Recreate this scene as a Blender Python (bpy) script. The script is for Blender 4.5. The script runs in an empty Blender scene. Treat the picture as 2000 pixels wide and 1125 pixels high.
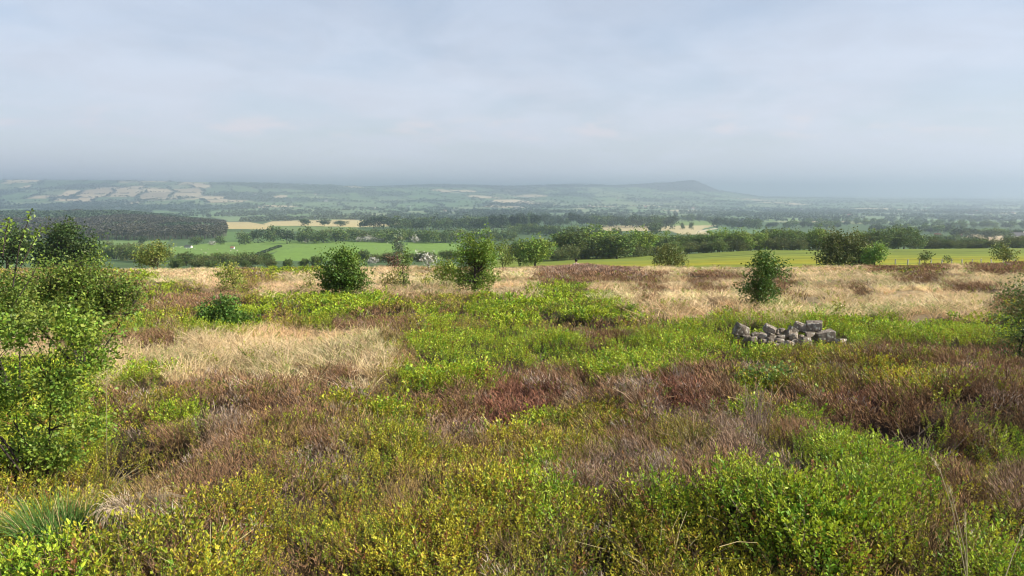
import bpy, bmesh, math, random
import numpy as np
from mathutils import Vector

SC = bpy.context.scene
COL = SC.collection
rng = np.random.default_rng(7)
random.seed(7)
R = math.radians

# ------------------------------------------------------------------ camera model
F = 1450.0                    # focal length in pixels of the 2000 px wide photograph
ZC = 1.6                      # eye height
VH = 372.0                    # row of the eye level
P = math.atan((562.5 - VH) / F)
CP, SP = math.cos(P), math.sin(P)

def slope_of(v):
    yc = (562.5 - np.asarray(v, float)) / F
    return (-SP + yc * CP) / (CP + yc * SP)

def project(x, y, z):
    y = np.maximum(y, 0.3)
    t = (z - ZC) / y
    yc = (t * CP + SP) / (CP - t * SP)
    v = 562.5 - F * yc
    u = 1000 + F * x / y * (CP + yc * SP)
    return u, v

def at(u, v, y):
    yc = (562.5 - v) / F
    k = y / (CP + yc * SP)
    return np.array([(u - 1000) / F * k, y, ZC + float(slope_of(v)) * y])

def x_at(u, y):
    return (u - 1000) / F / 0.997 * y

# ------------------------------------------------------------------ noise
def _hash(ix, iy, seed):
    h = (ix.astype(np.int64) * 374761393 + iy.astype(np.int64) * 668265263 + seed * 974711) & 0xFFFFFFFF
    h = ((h ^ (h >> 13)) * 1274126177) & 0xFFFFFFFF
    h = (h ^ (h >> 16)) & 0xFFFFFFFF
    h = (h * 2246822519) & 0xFFFFFFFF
    return ((h ^ (h >> 15)) & 0xFFFFFF) / float(0xFFFFFF)

def vnoise(x, y, seed=0):
    x = np.asarray(x, float); y = np.asarray(y, float)
    ix = np.floor(x); iy = np.floor(y)
    fx = x - ix; fy = y - iy
    fx = fx * fx * (3 - 2 * fx); fy = fy * fy * (3 - 2 * fy)
    ix = ix.astype(np.int64); iy = iy.astype(np.int64)
    a = _hash(ix, iy, seed); b = _hash(ix + 1, iy, seed)
    c = _hash(ix, iy + 1, seed); d = _hash(ix + 1, iy + 1, seed)
    return (a + (b - a) * fx) * (1 - fy) + (c + (d - c) * fx) * fy

def fbm(x, y, seed=0, octv=3):
    s = 0; a = 0.5; n = 0
    for i in range(octv):
        s = s + a * vnoise(x * 2 ** i, y * 2 ** i, seed + i * 17); n += a; a *= 0.5
    return s / n

def sstep(a, b, x):
    t = np.clip((x - a) / (b - a), 0, 1)
    return t * t * (3 - 2 * t)

# ------------------------------------------------------------------ terrain heights
BROW_C = [-600, 0, 250, 450, 560, 700, 850, 1000, 1120, 1300, 1500, 1700, 2000, 2600]
BROW_V = [522, 522, 523, 521, 524, 517, 519, 521, 514, 520, 521, 518, 511, 508]
TY = np.array([48, 60, 130, 200, 260, 350, 450, 600, 700, 850, 1200, 1700, 2200, 3000, 4000, 5000, 6000, 7000, 8000, 10000, 14000, 22000.])
TC = np.array([-700, 0, 250, 450, 700, 860, 1000, 1120, 1200, 1300, 1350, 1400, 1480, 1700, 2000, 2700.])
TV = [
 [0, 536, 534, 528, 522, 512, 503, 490, 482, 470, 441, 421, 428, 420, 408, 391, 371, 351, 357, 368, 373, 375],
 [0, 536, 534, 528, 522, 512, 503, 490, 482, 470, 441, 421, 428, 420, 408, 391, 371, 351, 357, 368, 373, 375],
 [0, 536, 534, 528, 522, 513, 504, 489, 481, 470, 441, 418, 428, 419, 407, 389, 369, 352, 357, 368, 373, 375],
 [0, 536, 534, 527, 520, 512, 504, 487, 479, 469, 447, 438, 432, 420, 408, 391, 372, 356, 360, 370, 374, 376],
 [0, 534, 530, 524, 517, 511, 505, 483, 473, 463, 447, 433, 428, 416, 407, 396, 381, 364, 367, 374, 377, 378],
 [0, 534, 528, 522, 514, 508, 501, 484, 474, 464, 448, 437, 430, 417, 407, 397, 384, 370, 360, 372, 377, 378],
 [0, 532, 525, 518, 508, 502, 496, 484, 475, 465, 449, 437, 430, 417, 407, 398, 386, 374, 364, 374, 378, 379],
 [0, 530, 517, 510, 504, 500, 494, 482, 474, 464, 448, 436, 429, 417, 408, 399, 387, 374, 360, 374, 378, 379],
 [0, 530, 515, 508, 502, 498, 492, 481, 473, 464, 448, 436, 429, 418, 408, 399, 387, 375, 361, 376, 379, 380],
 [0, 530, 513, 505, 498, 496, 490.5, 480, 472, 463, 449, 437, 430, 419, 409, 400, 388, 374, 356, 376, 379, 380],
 [0, 530, 512, 503, 496, 495, 490, 480, 472, 463, 449, 437, 430, 419, 410, 400, 388, 374, 350.5, 376, 379, 380],
 [0, 530, 510, 500, 493, 493, 489, 480, 472, 463, 449, 438, 431, 420, 411, 402, 391, 382, 372, 380, 381, 380.5],
 [0, 530, 508, 496, 489, 490, 488, 479, 472, 464, 450, 439, 432, 421, 412, 404, 395, 389, 385, 384, 383, 381],
 [0, 527, 505, 493, 487, 489, 487, 480, 473, 465, 450, 440, 433, 422, 412, 405, 398, 393, 390, 387, 384, 381],
 [0, 524, 502, 490, 485, 488, 487, 480, 473, 465, 451, 441, 434, 423, 413, 406, 400, 395, 391, 388, 384, 381],
 [0, 524, 502, 490, 485, 488, 487, 480, 473, 465, 451, 441, 434, 423, 413, 406, 400, 395, 391, 388, 384, 381],
]
TV = np.array(TV, float)
TV[:, 0] = np.interp(TC, BROW_C, BROW_V) + 8
TS = slope_of(TV)
LY = np.log(TY)

def smooth_rows(c):
    # index and weight along the columns
    i = np.clip(np.searchsorted(TC, c) - 1, 0, len(TC) - 2)
    w = np.clip((c - TC[i]) / (TC[i + 1] - TC[i]), 0, 1)
    return i, w

def ground(x, y):
    x = np.asarray(x, float); y = np.asarray(y, float)
    yy = np.maximum(y, 0.5)
    c = np.clip(1000 + 1446 * x / yy, -700, 2700)
    vb = np.interp(c, BROW_C, BROW_V)
    near = -0.074 * y
    delta = (ZC + slope_of(vb + 8) * 48) - (-0.074 * 48)
    near = near + delta * sstep(10, 48, y)
    i, w = smooth_rows(c)
    ly = np.log(np.maximum(y, 48))
    j = np.clip(np.searchsorted(LY, ly) - 1, 0, len(LY) - 2)
    q = np.clip((ly - LY[j]) / (LY[j + 1] - LY[j]), 0, 1)
    s0 = TS[i, j] * (1 - q) + TS[i, j + 1] * q
    s1 = TS[i + 1, j] * (1 - q) + TS[i + 1, j + 1] * q
    s = s0 * (1 - w) + s1 * w
    far = ZC + s * y
    amp = np.interp(y, [200, 900, 3000, 6000, 7500, 9000], [0, 1.2, 6, 13, 3, 2])
    far = far + amp * (fbm(x / 420.0, y / 420.0, 5, 3) - 0.5) * 2
    return np.where(y < 48, near, far)

def mound(x, y):
    a = np.interp(y, [0, 4, 14, 30, 56], [0.16, 0.2, 0.20, 0.16, 0.12])
    return a * (2 * fbm(x / 1.7, y / 1.7, 31, 2) - 1) * 1.3 + 0.06 * (2 * vnoise(x / 0.55, y / 0.55, 37) - 1)

DIPS_AND_RISES = [(405, 815, -.20, .36), (1905, 785, -.22, .45), (290, 850, .26, .42), (235, 870, .20, .35), (1800, 835, .24, .42), (1850, 850, .16, .35)]  # negative depths are rises, shaped to throw shade into the dips beside them
_hx = []

def moor(x, y):
    z = ground(x, y) + mound(x, y)
    for hx, hy, dep, rad in _hx:
        z = z - dep * np.exp(-(((x - hx) / rad) ** 2 + ((y - hy) / rad) ** 2))
    return z
for _u, _v, _d, _r in DIPS_AND_RISES:
    _t = float(slope_of(_v)); _Y = -(ZC - .2) / (_t + .074)
    _p = at(_u, _v, _Y); _hx.append((_p[0], _p[1], _d, _r))

# ------------------------------------------------------------------ mesh building
class QB:
    """collects quads with a colour per vertex and links them as ONE mesh object"""
    def __init__(self):
        self.v = []; self.q = []; self.c = []; self.n = 0
    def add(self, v, q, c):
        v = np.asarray(v, np.float32).reshape(-1, 3)
        c = np.asarray(c, np.float32)
        if c.ndim == 1:
            c = np.broadcast_to(c, (len(v), 3))
        self.v.append(v); self.q.append(np.asarray(q, np.int32).reshape(-1, 4) + self.n); self.c.append(c)
        self.n += len(v)
    def arrays(self):
        return np.concatenate(self.v), np.concatenate(self.q), np.concatenate(self.c)
    def mesh(self, name, mat, smooth=False):
        v, q, c = self.arrays()
        m = bpy.data.meshes.new(name)
        m.vertices.add(len(v)); m.vertices.foreach_set('co', v.ravel())
        m.loops.add(q.size); m.loops.foreach_set('vertex_index', q.ravel())
        m.polygons.add(len(q)); m.polygons.foreach_set('loop_start', np.arange(0, q.size, 4, dtype=np.int32))
        a = m.attributes.new('tint', 'FLOAT_COLOR', 'POINT')
        a.data.foreach_set('color', np.concatenate([c, np.ones((len(c), 1), np.float32)], 1).ravel())
        if smooth:
            m.polygons.foreach_set('use_smooth', np.ones(len(q), bool))
        m.update(calc_edges=True)
        m.materials.append(mat)
        return m
    def build(self, name, mat, parent=None, smooth=False):
        o = bpy.data.objects.new(name, self.mesh(name, mat, smooth))
        COL.objects.link(o)
        if parent is not None:
            o.parent = parent
        return o

def tag(o, label=None, cat=None, group=None, kind=None):
    if label: o['label'] = label
    if cat: o['category'] = cat
    if group: o['group'] = group
    if kind: o['kind'] = kind
    return o

def empty(name, loc):
    o = bpy.data.objects.new(name, None)
    o.empty_display_size = 0.2
    COL.objects.link(o)
    o.location = loc
    return o

# ------------------------------------------------------------------ materials
def tint_mat(name, trans=0.25, rough=0.55, spec=0.25, nscale=3.0, var=0.25, bump=0.0):
    m = bpy.data.materials.new(name); m.use_nodes = True
    nt = m.node_tree; nt.nodes.clear()
    out = nt.nodes.new('ShaderNodeOutputMaterial')
    at_ = nt.nodes.new('ShaderNodeAttribute'); at_.attribute_name = 'tint'
    tc = nt.nodes.new('ShaderNodeTexCoord')
    no = nt.nodes.new('ShaderNodeTexNoise'); no.inputs['Scale'].default_value = nscale; no.inputs['Detail'].default_value = 4
    nt.links.new(tc.outputs['Object'], no.inputs['Vector'])
    mr = nt.nodes.new('ShaderNodeMapRange')
    mr.inputs[1].default_value = 0.25; mr.inputs[2].default_value = 0.75
    mr.inputs[3].default_value = 1 - var; mr.inputs[4].default_value = 1 + var
    nt.links.new(no.outputs[0], mr.inputs[0])
    mx = nt.nodes.new('ShaderNodeMix'); mx.data_type = 'RGBA'; mx.blend_type = 'MULTIPLY'; mx.inputs[0].default_value = 1
    nt.links.new(at_.outputs['Color'], mx.inputs[6]); nt.links.new(mr.outputs[0], mx.inputs[7])
    pr = nt.nodes.new('ShaderNodeBsdfPrincipled')
    pr.inputs['Roughness'].default_value = rough; pr.inputs['Specular IOR Level'].default_value = spec
    nt.links.new(mx.outputs[2], pr.inputs['Base Color'])
    if bump:
        bp = nt.nodes.new('ShaderNodeBump'); bp.inputs['Strength'].default_value = bump
        n2 = nt.nodes.new('ShaderNodeTexNoise'); n2.inputs['Scale'].default_value = nscale * 8; n2.inputs['Detail'].default_value = 6
        nt.links.new(tc.outputs['Object'], n2.inputs['Vector'])
        nt.links.new(n2.outputs[0], bp.inputs['Height']); nt.links.new(bp.outputs[0], pr.inputs['Normal'])
    if trans > 0:
        tr = nt.nodes.new('ShaderNodeBsdfTranslucent')
        ms = nt.nodes.new('ShaderNodeMixShader'); ms.inputs[0].default_value = trans
        nt.links.new(mx.outputs[2], tr.inputs['Color'])
        nt.links.new(pr.outputs[0], ms.inputs[1]); nt.links.new(tr.outputs[0], ms.inputs[2])
        nt.links.new(ms.outputs[0], out.inputs['Surface'])
    else:
        nt.links.new(pr.outputs[0], out.inputs['Surface'])
    return m

def plain_mat(name, col, rough=0.7, var=0.15, nscale=6, spec=0.3, bump=0.2):
    m = bpy.data.materials.new(name); m.use_nodes = True
    nt = m.node_tree
    pr = nt.nodes['Principled BSDF']
    tc = nt.nodes.new('ShaderNodeTexCoord')
    no = nt.nodes.new('ShaderNodeTexNoise'); no.inputs['Scale'].default_value = nscale; no.inputs['Detail'].default_value = 6
    nt.links.new(tc.outputs['Object'], no.inputs['Vector'])
    cr = nt.nodes.new('ShaderNodeValToRGB')
    cr.color_ramp.elements[0].position = 0.3; cr.color_ramp.elements[1].position = 0.7
    cr.color_ramp.elements[0].color = (*[c * (1 - var) for c in col], 1)
    cr.color_ramp.elements[1].color = (*[min(1, c * (1 + var)) for c in col], 1)
    nt.links.new(no.outputs[0], cr.inputs[0]); nt.links.new(cr.outputs[0], pr.inputs['Base Color'])
    pr.inputs['Roughness'].default_value = rough; pr.inputs['Specular IOR Level'].default_value = spec
    if bump:
        bp = nt.nodes.new('ShaderNodeBump'); bp.inputs['Strength'].default_value = bump
        nt.links.new(no.outputs[0], bp.inputs['Height']); nt.links.new(bp.outputs[0], pr.inputs['Normal'])
    return m

M = {}
M['soil'] = tint_mat('peaty_soil', 0, 0.95, 0.1, 5, 0.4, 0.6)
M['valley'] = tint_mat('valley_pasture', 0, 0.9, 0.1, 0.3, 0.22)
M['bilberry'] = tint_mat('bilberry_leaf', 0.30, 0.5, 0.3, 2.2, 0.15)
M['heather'] = tint_mat('heather_twig', 0.08, 0.8, 0.1, 2.5, 0.15)
M['grass'] = tint_mat('dry_moor_grass', 0.25, 0.6, 0.2, 1.2, 0.15)
M['leaf'] = tint_mat('shrub_leaf', 0.28, 0.5, 0.3, 1.6, 0.18)
M['crown'] = tint_mat('tree_foliage', 0.22, 0.6, 0.2, 0.6, 0.18)
M['blossom'] = tint_mat('hawthorn_blossom', 0.2, 0.6, 0.2, 1.0, 0.1)
M['bark'] = tint_mat('bark', 0, 0.85, 0.15, 9, 0.3, 0.5)
M['wood'] = tint_mat('weathered_post', 0, 0.8, 0.2, 12, 0.25, 0.3)
M['wire'] = plain_mat('galvanised_wire', (0.25, 0.25, 0.25), 0.5)
M['fur'] = tint_mat('sheep_wool', 0, 0.9, 0.1, 8, 0.12, 0.4)
M['skin'] = plain_mat('skin', (0.55, 0.33, 0.24), 0.55, 0.06)
M['hair'] = plain_mat('dark_hair', (0.012, 0.009, 0.008), 0.6, 0.3, 40)
M['shirt'] = plain_mat('pale_cotton', (0.72, 0.68, 0.6), 0.85, 0.06, 10)
M['trousers'] = plain_mat('dark_cloth', (0.03, 0.035, 0.05), 0.85, 0.1, 12)
M['wall'] = plain_mat('whitewashed_wall', (0.75, 0.73, 0.68), 0.85, 0.06, 1)
M['stonewall'] = plain_mat('stone_wall', (0.34, 0.26, 0.2), 0.9, 0.2, 2)
M['roof'] = plain_mat('slate_roof', (0.09, 0.085, 0.09), 0.7, 0.2, 2)
M['redroof'] = plain_mat('clay_tile_roof', (0.3, 0.12, 0.08), 0.8, 0.2, 2)
M['pane'] = plain_mat('window_pane', (0.03, 0.035, 0.04), 0.15, 0.1, 1, 0.5, 0)
M['feather'] = plain_mat('black_feather', (0.02, 0.02, 0.02), 0.6, 0.2, 10)

# ------------------------------------------------------------------ templates (verts, quads, colour, weight of the instance tint)
class TP:
    def __init__(self):
        self.v = []; self.q = []; self.c = []; self.w = []; self.n = 0
    def quad(self, pts, col=(1, 1, 1), w=1.0):
        k = self.n
        self.v += [tuple(p) for p in pts]; self.q.append((k, k + 1, k + 2, k + 3))
        self.c += [col] * 4; self.w += [w] * 4; self.n += 4
    def fin(self):
        return (np.array(self.v, np.float32), np.array(self.q, np.int32), np.array(self.c, np.float32), np.array(self.w, np.float32))

def unit(v):
    return v / (np.linalg.norm(v) + 1e-9)

def ribbon(tp, pts, w0, w1, col, w=1.0, side=None):
    n = len(pts) - 1
    for i in range(n):
        a, b = pts[i], pts[i + 1]
        d = unit(b - a)
        s = side if side is not None else unit(np.cross(d, np.array([random.gauss(0, 1), random.gauss(0, 1), 0.2])))
        wa = w0 + (w1 - w0) * i / n; wb = w0 + (w1 - w0) * (i + 1) / n
        tp.quad([a - s * wa / 2, a + s * wa / 2, b + s * wb / 2, b - s * wb / 2], col, w)

def leaf(tp, p, d, L, W, col=(1, 1, 1), six=False, w=1.0, up=None):
    d = unit(d)
    r = np.array([random.gauss(0, .55), random.gauss(0, .55), random.gauss(.9, .5)]) if up is None else up
    s = unit(np.cross(d, r)); n = np.cross(s, d)
    lift = n * W * 0.22
    if six:
        a = p; t = p + d * L
        l1 = p + d * L * .3 + s * W * .46 + lift; l2 = p + d * L * .7 + s * W * .40 + lift
        r1 = p + d * L * .3 - s * W * .46 + lift; r2 = p + d * L * .7 - s * W * .40 + lift
        tp.quad([a, l1, l2, t], col, w); tp.quad([a, t, r2, r1], col, w)
    else:
        m = p + d * L * .48
        tp.quad([p, m + s * W / 2 + lift, p + d * L, m - s * W / 2 + lift], col, w)

def jit(a=0.2):
    k = 1 + random.uniform(-a, a)
    return np.array([k * random.uniform(.92, 1.08), k, k * random.uniform(.85, 1.15)])

def t_bilberry(nl, L, six, spread, h, nst):
    tp = TP()
    for s in range(nst):
        a = random.uniform(0, 6.28); r0 = spread * 0.35 * random.random()
        b = np.array([math.cos(a) * r0, math.sin(a) * r0, 0])
        top = b + np.array([random.gauss(0, spread * .5), random.gauss(0, spread * .5), h * random.uniform(.8, 1.1)])
        mid = (b + top) / 2 + np.array([random.gauss(0, .012), random.gauss(0, .012), 0])
        stemc = (0.13, 0.085, 0.05) if random.random() < .6 else (0.10, 0.12, 0.03)
        ribbon(tp, [b, mid, top], 0.0035 * max(1, L / .022), 0.002 * max(1, L / .022), stemc, 0.0)
        k = nl // nst
        for i in range(k):
            f = 0.45 + 0.55 * ((i + random.random()) / k) ** .7
            p = b * (1 - f) + top * f
            az = i * 2.4 + random.uniform(-.5, .5)
            el = random.uniform(.15, 1.0) if f < .93 else 1.2
            d = np.array([math.cos(az) * math.cos(el), math.sin(az) * math.cos(el), math.sin(el)])
            LL = L * random.uniform(.55, 1.3)
            leaf(tp, p + d * .004, d, LL, LL * random.uniform(.6, .82), jit(.32) * (np.array([1.0, .62, .9]) if random.random() < .07 else 1), six)
    for s in range(1 if random.random() < .5 else 2):
        a = random.uniform(0, 6.28); b = np.array([0, 0, 0.]); rr = spread * random.uniform(.6, 1.6)
        t = np.array([math.cos(a) * rr, math.sin(a) * rr, h * random.uniform(.5, .95)])
        ribbon(tp, [b, (b + t) / 2 + np.array([random.gauss(0, .015), random.gauss(0, .015), .02]), t], .0035 * max(1, L / .018), .0015 * max(1, L / .018), (.27, .2, .15) if random.random() < .6 else (.16, .10, .07), 0.0)
    return tp.fin()

def t_heather(ns, nt_, h, spread, wt, tl):
    tp = TP()
    per = max(1, nt_ // ns)
    for s in range(ns):
        a = random.uniform(0, 6.28); r0 = spread * .25 * random.random()
        b = np.array([math.cos(a) * r0, math.sin(a) * r0, 0])
        a2 = a + random.gauss(0, .5); r1 = spread * random.uniform(.3, 1)
        hh = h * random.uniform(.7, 1.1)
        top = np.array([math.cos(a2) * r1, math.sin(a2) * r1, hh])
        mid = b * .5 + top * .5 + np.array([0, 0, .1 * hh]) + np.array([random.gauss(0, .01), random.gauss(0, .01), 0])
        sc = (0.22, 0.17, 0.13) if random.random() < .2 else (0.10, 0.065, 0.045)
        ribbon(tp, [b, mid, top], wt * 1.0, wt * .6, sc, 0.25)
        for i in range(per):
            if random.random() < .35:
                f = random.uniform(.3, 1.0)
                p = (b * (1 - f) ** 2 + 2 * f * (1 - f) * mid + f * f * top)
                d = unit(unit(top - b) * 1.1 + np.array([random.gauss(0, .55), random.gauss(0, .55), random.uniform(-.1, .5)]))
            else:
                rr = spread * random.random() ** .5 * 1.1; aa = random.uniform(0, 6.28)
                p = np.array([math.cos(aa) * rr, math.sin(aa) * rr, h * (1 - .45 * (rr / spread) ** 2) * random.uniform(.55, 1.0)])
                d = unit(np.array([math.cos(aa) * rr / spread * .7 + random.gauss(0, .5), math.sin(aa) * rr / spread * .7 + random.gauss(0, .5), .75]))
            ribbon(tp, [p, p + d * tl * random.uniform(.5, 1.2)], wt * 1.1, wt * .5, tuple(jit(.3)), 1.0)
    return tp.fin()

def t_grass(nb, h, spread, w, segs, lean=.6):
    tp = TP()
    for i in range(nb):
        a = random.uniform(0, 6.28); r0 = spread * .4 * random.random() ** .5
        b = np.array([math.cos(a) * r0, math.sin(a) * r0, 0])
        a2 = a + random.gauss(0, .7)
        out = np.array([math.cos(a2), math.sin(a2), 0])
        hh = h * random.uniform(.55, 1.1); le = lean * hh * random.uniform(.3, 1.3); dr = random.uniform(0, .45) * hh
        pts = []
        for k in range(segs + 1):
            f = k / segs
            pts.append(b + out * le * f ** 1.6 + np.array([0, 0, hh * f - dr * f ** 3]))
        ribbon(tp, pts, w, w * .35, tuple(jit(.2)), 1.0)
    return tp.fin()

def instance(qb, T, pos, yaw, sc, lean, col):
    tv, tq, tcol, tw = T
    n = len(pos)
    if n == 0: return
    c = np.cos(yaw)[:, None]; s = np.sin(yaw)[:, None]
    sc = sc[:, None]
    X = tv[None, :, 0] * sc; Y = tv[None, :, 1] * sc; Z = tv[None, :, 2] * sc
    x = X * c - Y * s + lean[:, :1] * Z + pos[:, :1]
    y = X * s + Y * c + lean[:, 1:2] * Z + pos[:, 1:2]
    z = Z + pos[:, 2:3]
    v = np.stack([x, y, z], 2).reshape(-1, 3)
    q = (tq[None] + (np.arange(n) * len(tv))[:, None, None]).reshape(-1, 4)
    cc = (tcol[None] * col[:, None, :]) * tw[None, :, None] + tcol[None] * (1 - tw[None, :, None])
    qb.add(v, q, np.clip(cc.reshape(-1, 3), 0, 1))

# ------------------------------------------------------------------ cover map: which plant grows where (read off the photograph, then laid on the ground)
ROWV = [505, 530, 548, 570, 592, 615, 640, 670, 700, 740, 780, 820, 860, 900, 950, 1000, 1060, 1140]
# 0 bright bilberry, 1 yellowish bilberry, 2 mixed, 3 brown heather, 4 greyish heather, 5 reddish heather, 6 hollow with shade painted into its darker plant and soil colours, 7 straw grass, 8 orange grass, 9 far heather
CMAP = [
    [2, 2, 2, 2, 2, 7, 7, 7, 7, 2, 0, 0, 0, 7, 7, 7, 7, 2, 7, 7, 7, 9, 9, 9, 9, 7, 7, 7, 7, 7, 7, 7, 7, 7, 3, 2, 3, 7, 3, 3],
    [2, 2, 2, 2, 2, 0, 7, 7, 7, 2, 2, 7, 7, 7, 7, 7, 7, 7, 7, 7, 7, 3, 3, 3, 3, 3, 7, 3, 3, 7, 3, 7, 7, 7, 7, 3, 3, 7, 7, 7],
    [2, 2, 2, 2, 2, 3, 0, 2, 7, 2, 7, 7, 7, 7, 7, 7, 7, 7, 7, 7, 7, 0, 0, 7, 7, 3, 7, 3, 7, 7, 3, 7, 7, 3, 7, 7, 7, 3, 3, 7],
    [0, 0, 0, 0, 3, 2, 3, 3, 3, 2, 0, 0, 0, 0, 0, 2, 2, 2, 2, 0, 0, 0, 0, 0, 7, 7, 7, 7, 7, 7, 7, 7, 7, 7, 7, 7, 7, 7, 7, 3],
    [0, 0, 0, 0, 3, 3, 2, 2, 0, 0, 0, 2, 0, 0, 3, 2, 0, 2, 0, 0, 0, 0, 0, 0, 0, 7, 7, 7, 2, 7, 7, 7, 7, 7, 7, 7, 7, 7, 7, 2],
    [0, 0, 0, 0, 2, 0, 2, 0, 0, 0, 2, 2, 0, 3, 3, 3, 2, 0, 2, 0, 0, 2, 2, 3, 2, 2, 0, 0, 0, 0, 0, 0, 0, 0, 0, 7, 0, 0, 0, 0],
    [7, 7, 0, 0, 3, 3, 3, 7, 7, 7, 7, 7, 7, 7, 7, 2, 0, 0, 0, 0, 0, 0, 0, 3, 0, 0, 0, 0, 0, 0, 0, 0, 0, 0, 0, 0, 0, 0, 0, 0],
    [7, 7, 0, 0, 7, 7, 7, 7, 7, 7, 7, 7, 7, 7, 7, 7, 8, 0, 0, 0, 0, 0, 0, 0, 0, 0, 0, 0, 0, 0, 2, 2, 2, 2, 3, 3, 3, 3, 3, 3],
    [0, 0, 0, 0, 7, 0, 7, 7, 7, 7, 7, 7, 3, 3, 7, 2, 0, 0, 0, 3, 3, 3, 3, 0, 0, 0, 3, 3, 3, 2, 2, 2, 2, 3, 1, 1, 2, 3, 3, 3],
    [0, 0, 0, 0, 3, 2, 2, 3, 3, 3, 3, 3, 3, 3, 3, 2, 3, 3, 3, 5, 5, 5, 4, 3, 3, 4, 5, 5, 3, 0, 2, 3, 3, 5, 5, 3, 3, 3, 4, 3],
    [0, 0, 0, 0, 3, 2, 0, 0, 4, 4, 3, 3, 3, 2, 2, 0, 2, 3, 3, 5, 5, 0, 2, 2, 1, 3, 4, 4, 3, 0, 3, 0, 3, 3, 3, 3, 3, 3, 3, 3],
    [0, 0, 0, 0, 6, 6, 3, 2, 4, 3, 1, 1, 4, 3, 2, 2, 2, 4, 4, 1, 1, 1, 1, 2, 3, 3, 2, 2, 4, 4, 2, 3, 3, 3, 6, 6, 0, 3, 3, 0],
    [0, 0, 0, 2, 6, 2, 1, 2, 3, 3, 2, 3, 3, 4, 1, 1, 1, 1, 1, 1, 1, 1, 2, 4, 4, 4, 4, 4, 3, 4, 4, 0, 0, 0, 0, 4, 1, 1, 2, 0],
    [2, 2, 1, 2, 1, 1, 1, 3, 3, 1, 1, 4, 1, 1, 1, 1, 1, 1, 1, 1, 1, 0, 3, 4, 4, 4, 4, 3, 0, 0, 0, 1, 0, 0, 0, 0, 1, 3, 1, 4],
    [1, 1, 1, 2, 1, 1, 2, 1, 1, 1, 1, 1, 1, 1, 1, 1, 1, 1, 1, 1, 1, 0, 1, 3, 2, 0, 0, 1, 0, 0, 0, 0, 0, 0, 0, 2, 3, 3, 1, 0],
    [1, 1, 2, 1, 2, 2, 2, 3, 3, 3, 1, 1, 0, 1, 1, 1, 1, 1, 1, 1, 2, 2, 1, 2, 2, 1, 1, 1, 1, 1, 0, 0, 0, 0, 1, 2, 3, 2, 0, 0],
    [0, 0, 0, 1, 2, 2, 3, 1, 1, 1, 1, 3, 1, 1, 1, 1, 1, 1, 2, 2, 2, 2, 2, 3, 1, 1, 2, 1, 1, 1, 2, 1, 0, 1, 3, 1, 2, 0, 0, 0],
]
CARR = np.array(CMAP)

def cover_class(x, y, z, r):
    u, v = project(x, y, z)
    wx = fbm(x / 1.1 + 3, y / 1.1, 51, 3) - .5; wy = fbm(x / 1.1, y / 1.1 + 9, 57, 3) - .5
    u = u + wx * 70 + r.normal(0, 9, len(u))
    v = v + wy * 0.16 * (v - 440) + r.normal(0, 1, len(v)) * 0.02 * np.maximum(v - 450, 20)
    row = np.clip(np.searchsorted(ROWV, v) - 1, 0, 16)
    colm = np.clip((u / 50).astype(int), 0, 39)
    return CARR[row, colm]

#            b     y     m     h     p     r     d     g     o     H
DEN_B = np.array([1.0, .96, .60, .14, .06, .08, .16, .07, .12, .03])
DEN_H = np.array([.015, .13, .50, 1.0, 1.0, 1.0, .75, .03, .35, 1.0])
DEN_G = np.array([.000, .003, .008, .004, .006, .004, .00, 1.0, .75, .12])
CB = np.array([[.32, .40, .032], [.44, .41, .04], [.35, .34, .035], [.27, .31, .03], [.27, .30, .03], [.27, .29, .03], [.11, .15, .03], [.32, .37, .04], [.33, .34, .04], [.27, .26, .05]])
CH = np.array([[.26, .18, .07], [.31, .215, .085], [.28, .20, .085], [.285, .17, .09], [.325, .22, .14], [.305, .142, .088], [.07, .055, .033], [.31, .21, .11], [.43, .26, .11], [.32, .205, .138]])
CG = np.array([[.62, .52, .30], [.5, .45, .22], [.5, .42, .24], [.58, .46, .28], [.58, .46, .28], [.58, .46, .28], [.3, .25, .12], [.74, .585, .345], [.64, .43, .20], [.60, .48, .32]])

BANDS = [(2.0, 4, 1350, 140, 70, 0), (4, 6, 1150, 130, 70, 0), (6, 9, 680, 100, 70, 1), (9, 14, 280, 70, 60, 1),
         (14, 22, 110, 40, 28, 2), (22, 34, 52, 22, 18, 2), (34, 57, 20, 11, 11, 3)]
TB = {0: [t_bilberry(32, .0125, True, .058, .20, 2) for _ in range(12)],
      1: [t_bilberry(28, .0185, False, .070, .20, 2) for _ in range(8)],
      2: [t_bilberry(20, .036, False, .11, .19, 2) for _ in range(8)],
      3: [t_bilberry(16, .065, False, .20, .19, 2) for _ in range(6)]}
TH = {0: [t_heather(14, 150, .22, .11, .0026, .030) for _ in range(10)],
      1: [t_heather(12, 100, .22, .13, .0042, .036) for _ in range(8)],
      2: [t_heather(8, 50, .22, .18, .009, .055) for _ in range(8)],
      3: [t_heather(6, 26, .22, .26, .020, .10) for _ in range(6)]}
TG = {0: [t_grass(26, .34, .12, .0040, 4, .8) for _ in range(8)],
      1: [t_grass(26, .29, .14, .0055, 4, .8) for _ in range(8)],
      2: [t_grass(18, .30, .20, .011, 3, .9) for _ in range(8)],
      3: [t_grass(14, .28, .30, .020, 2, 1.1) for _ in range(6)]}

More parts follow.
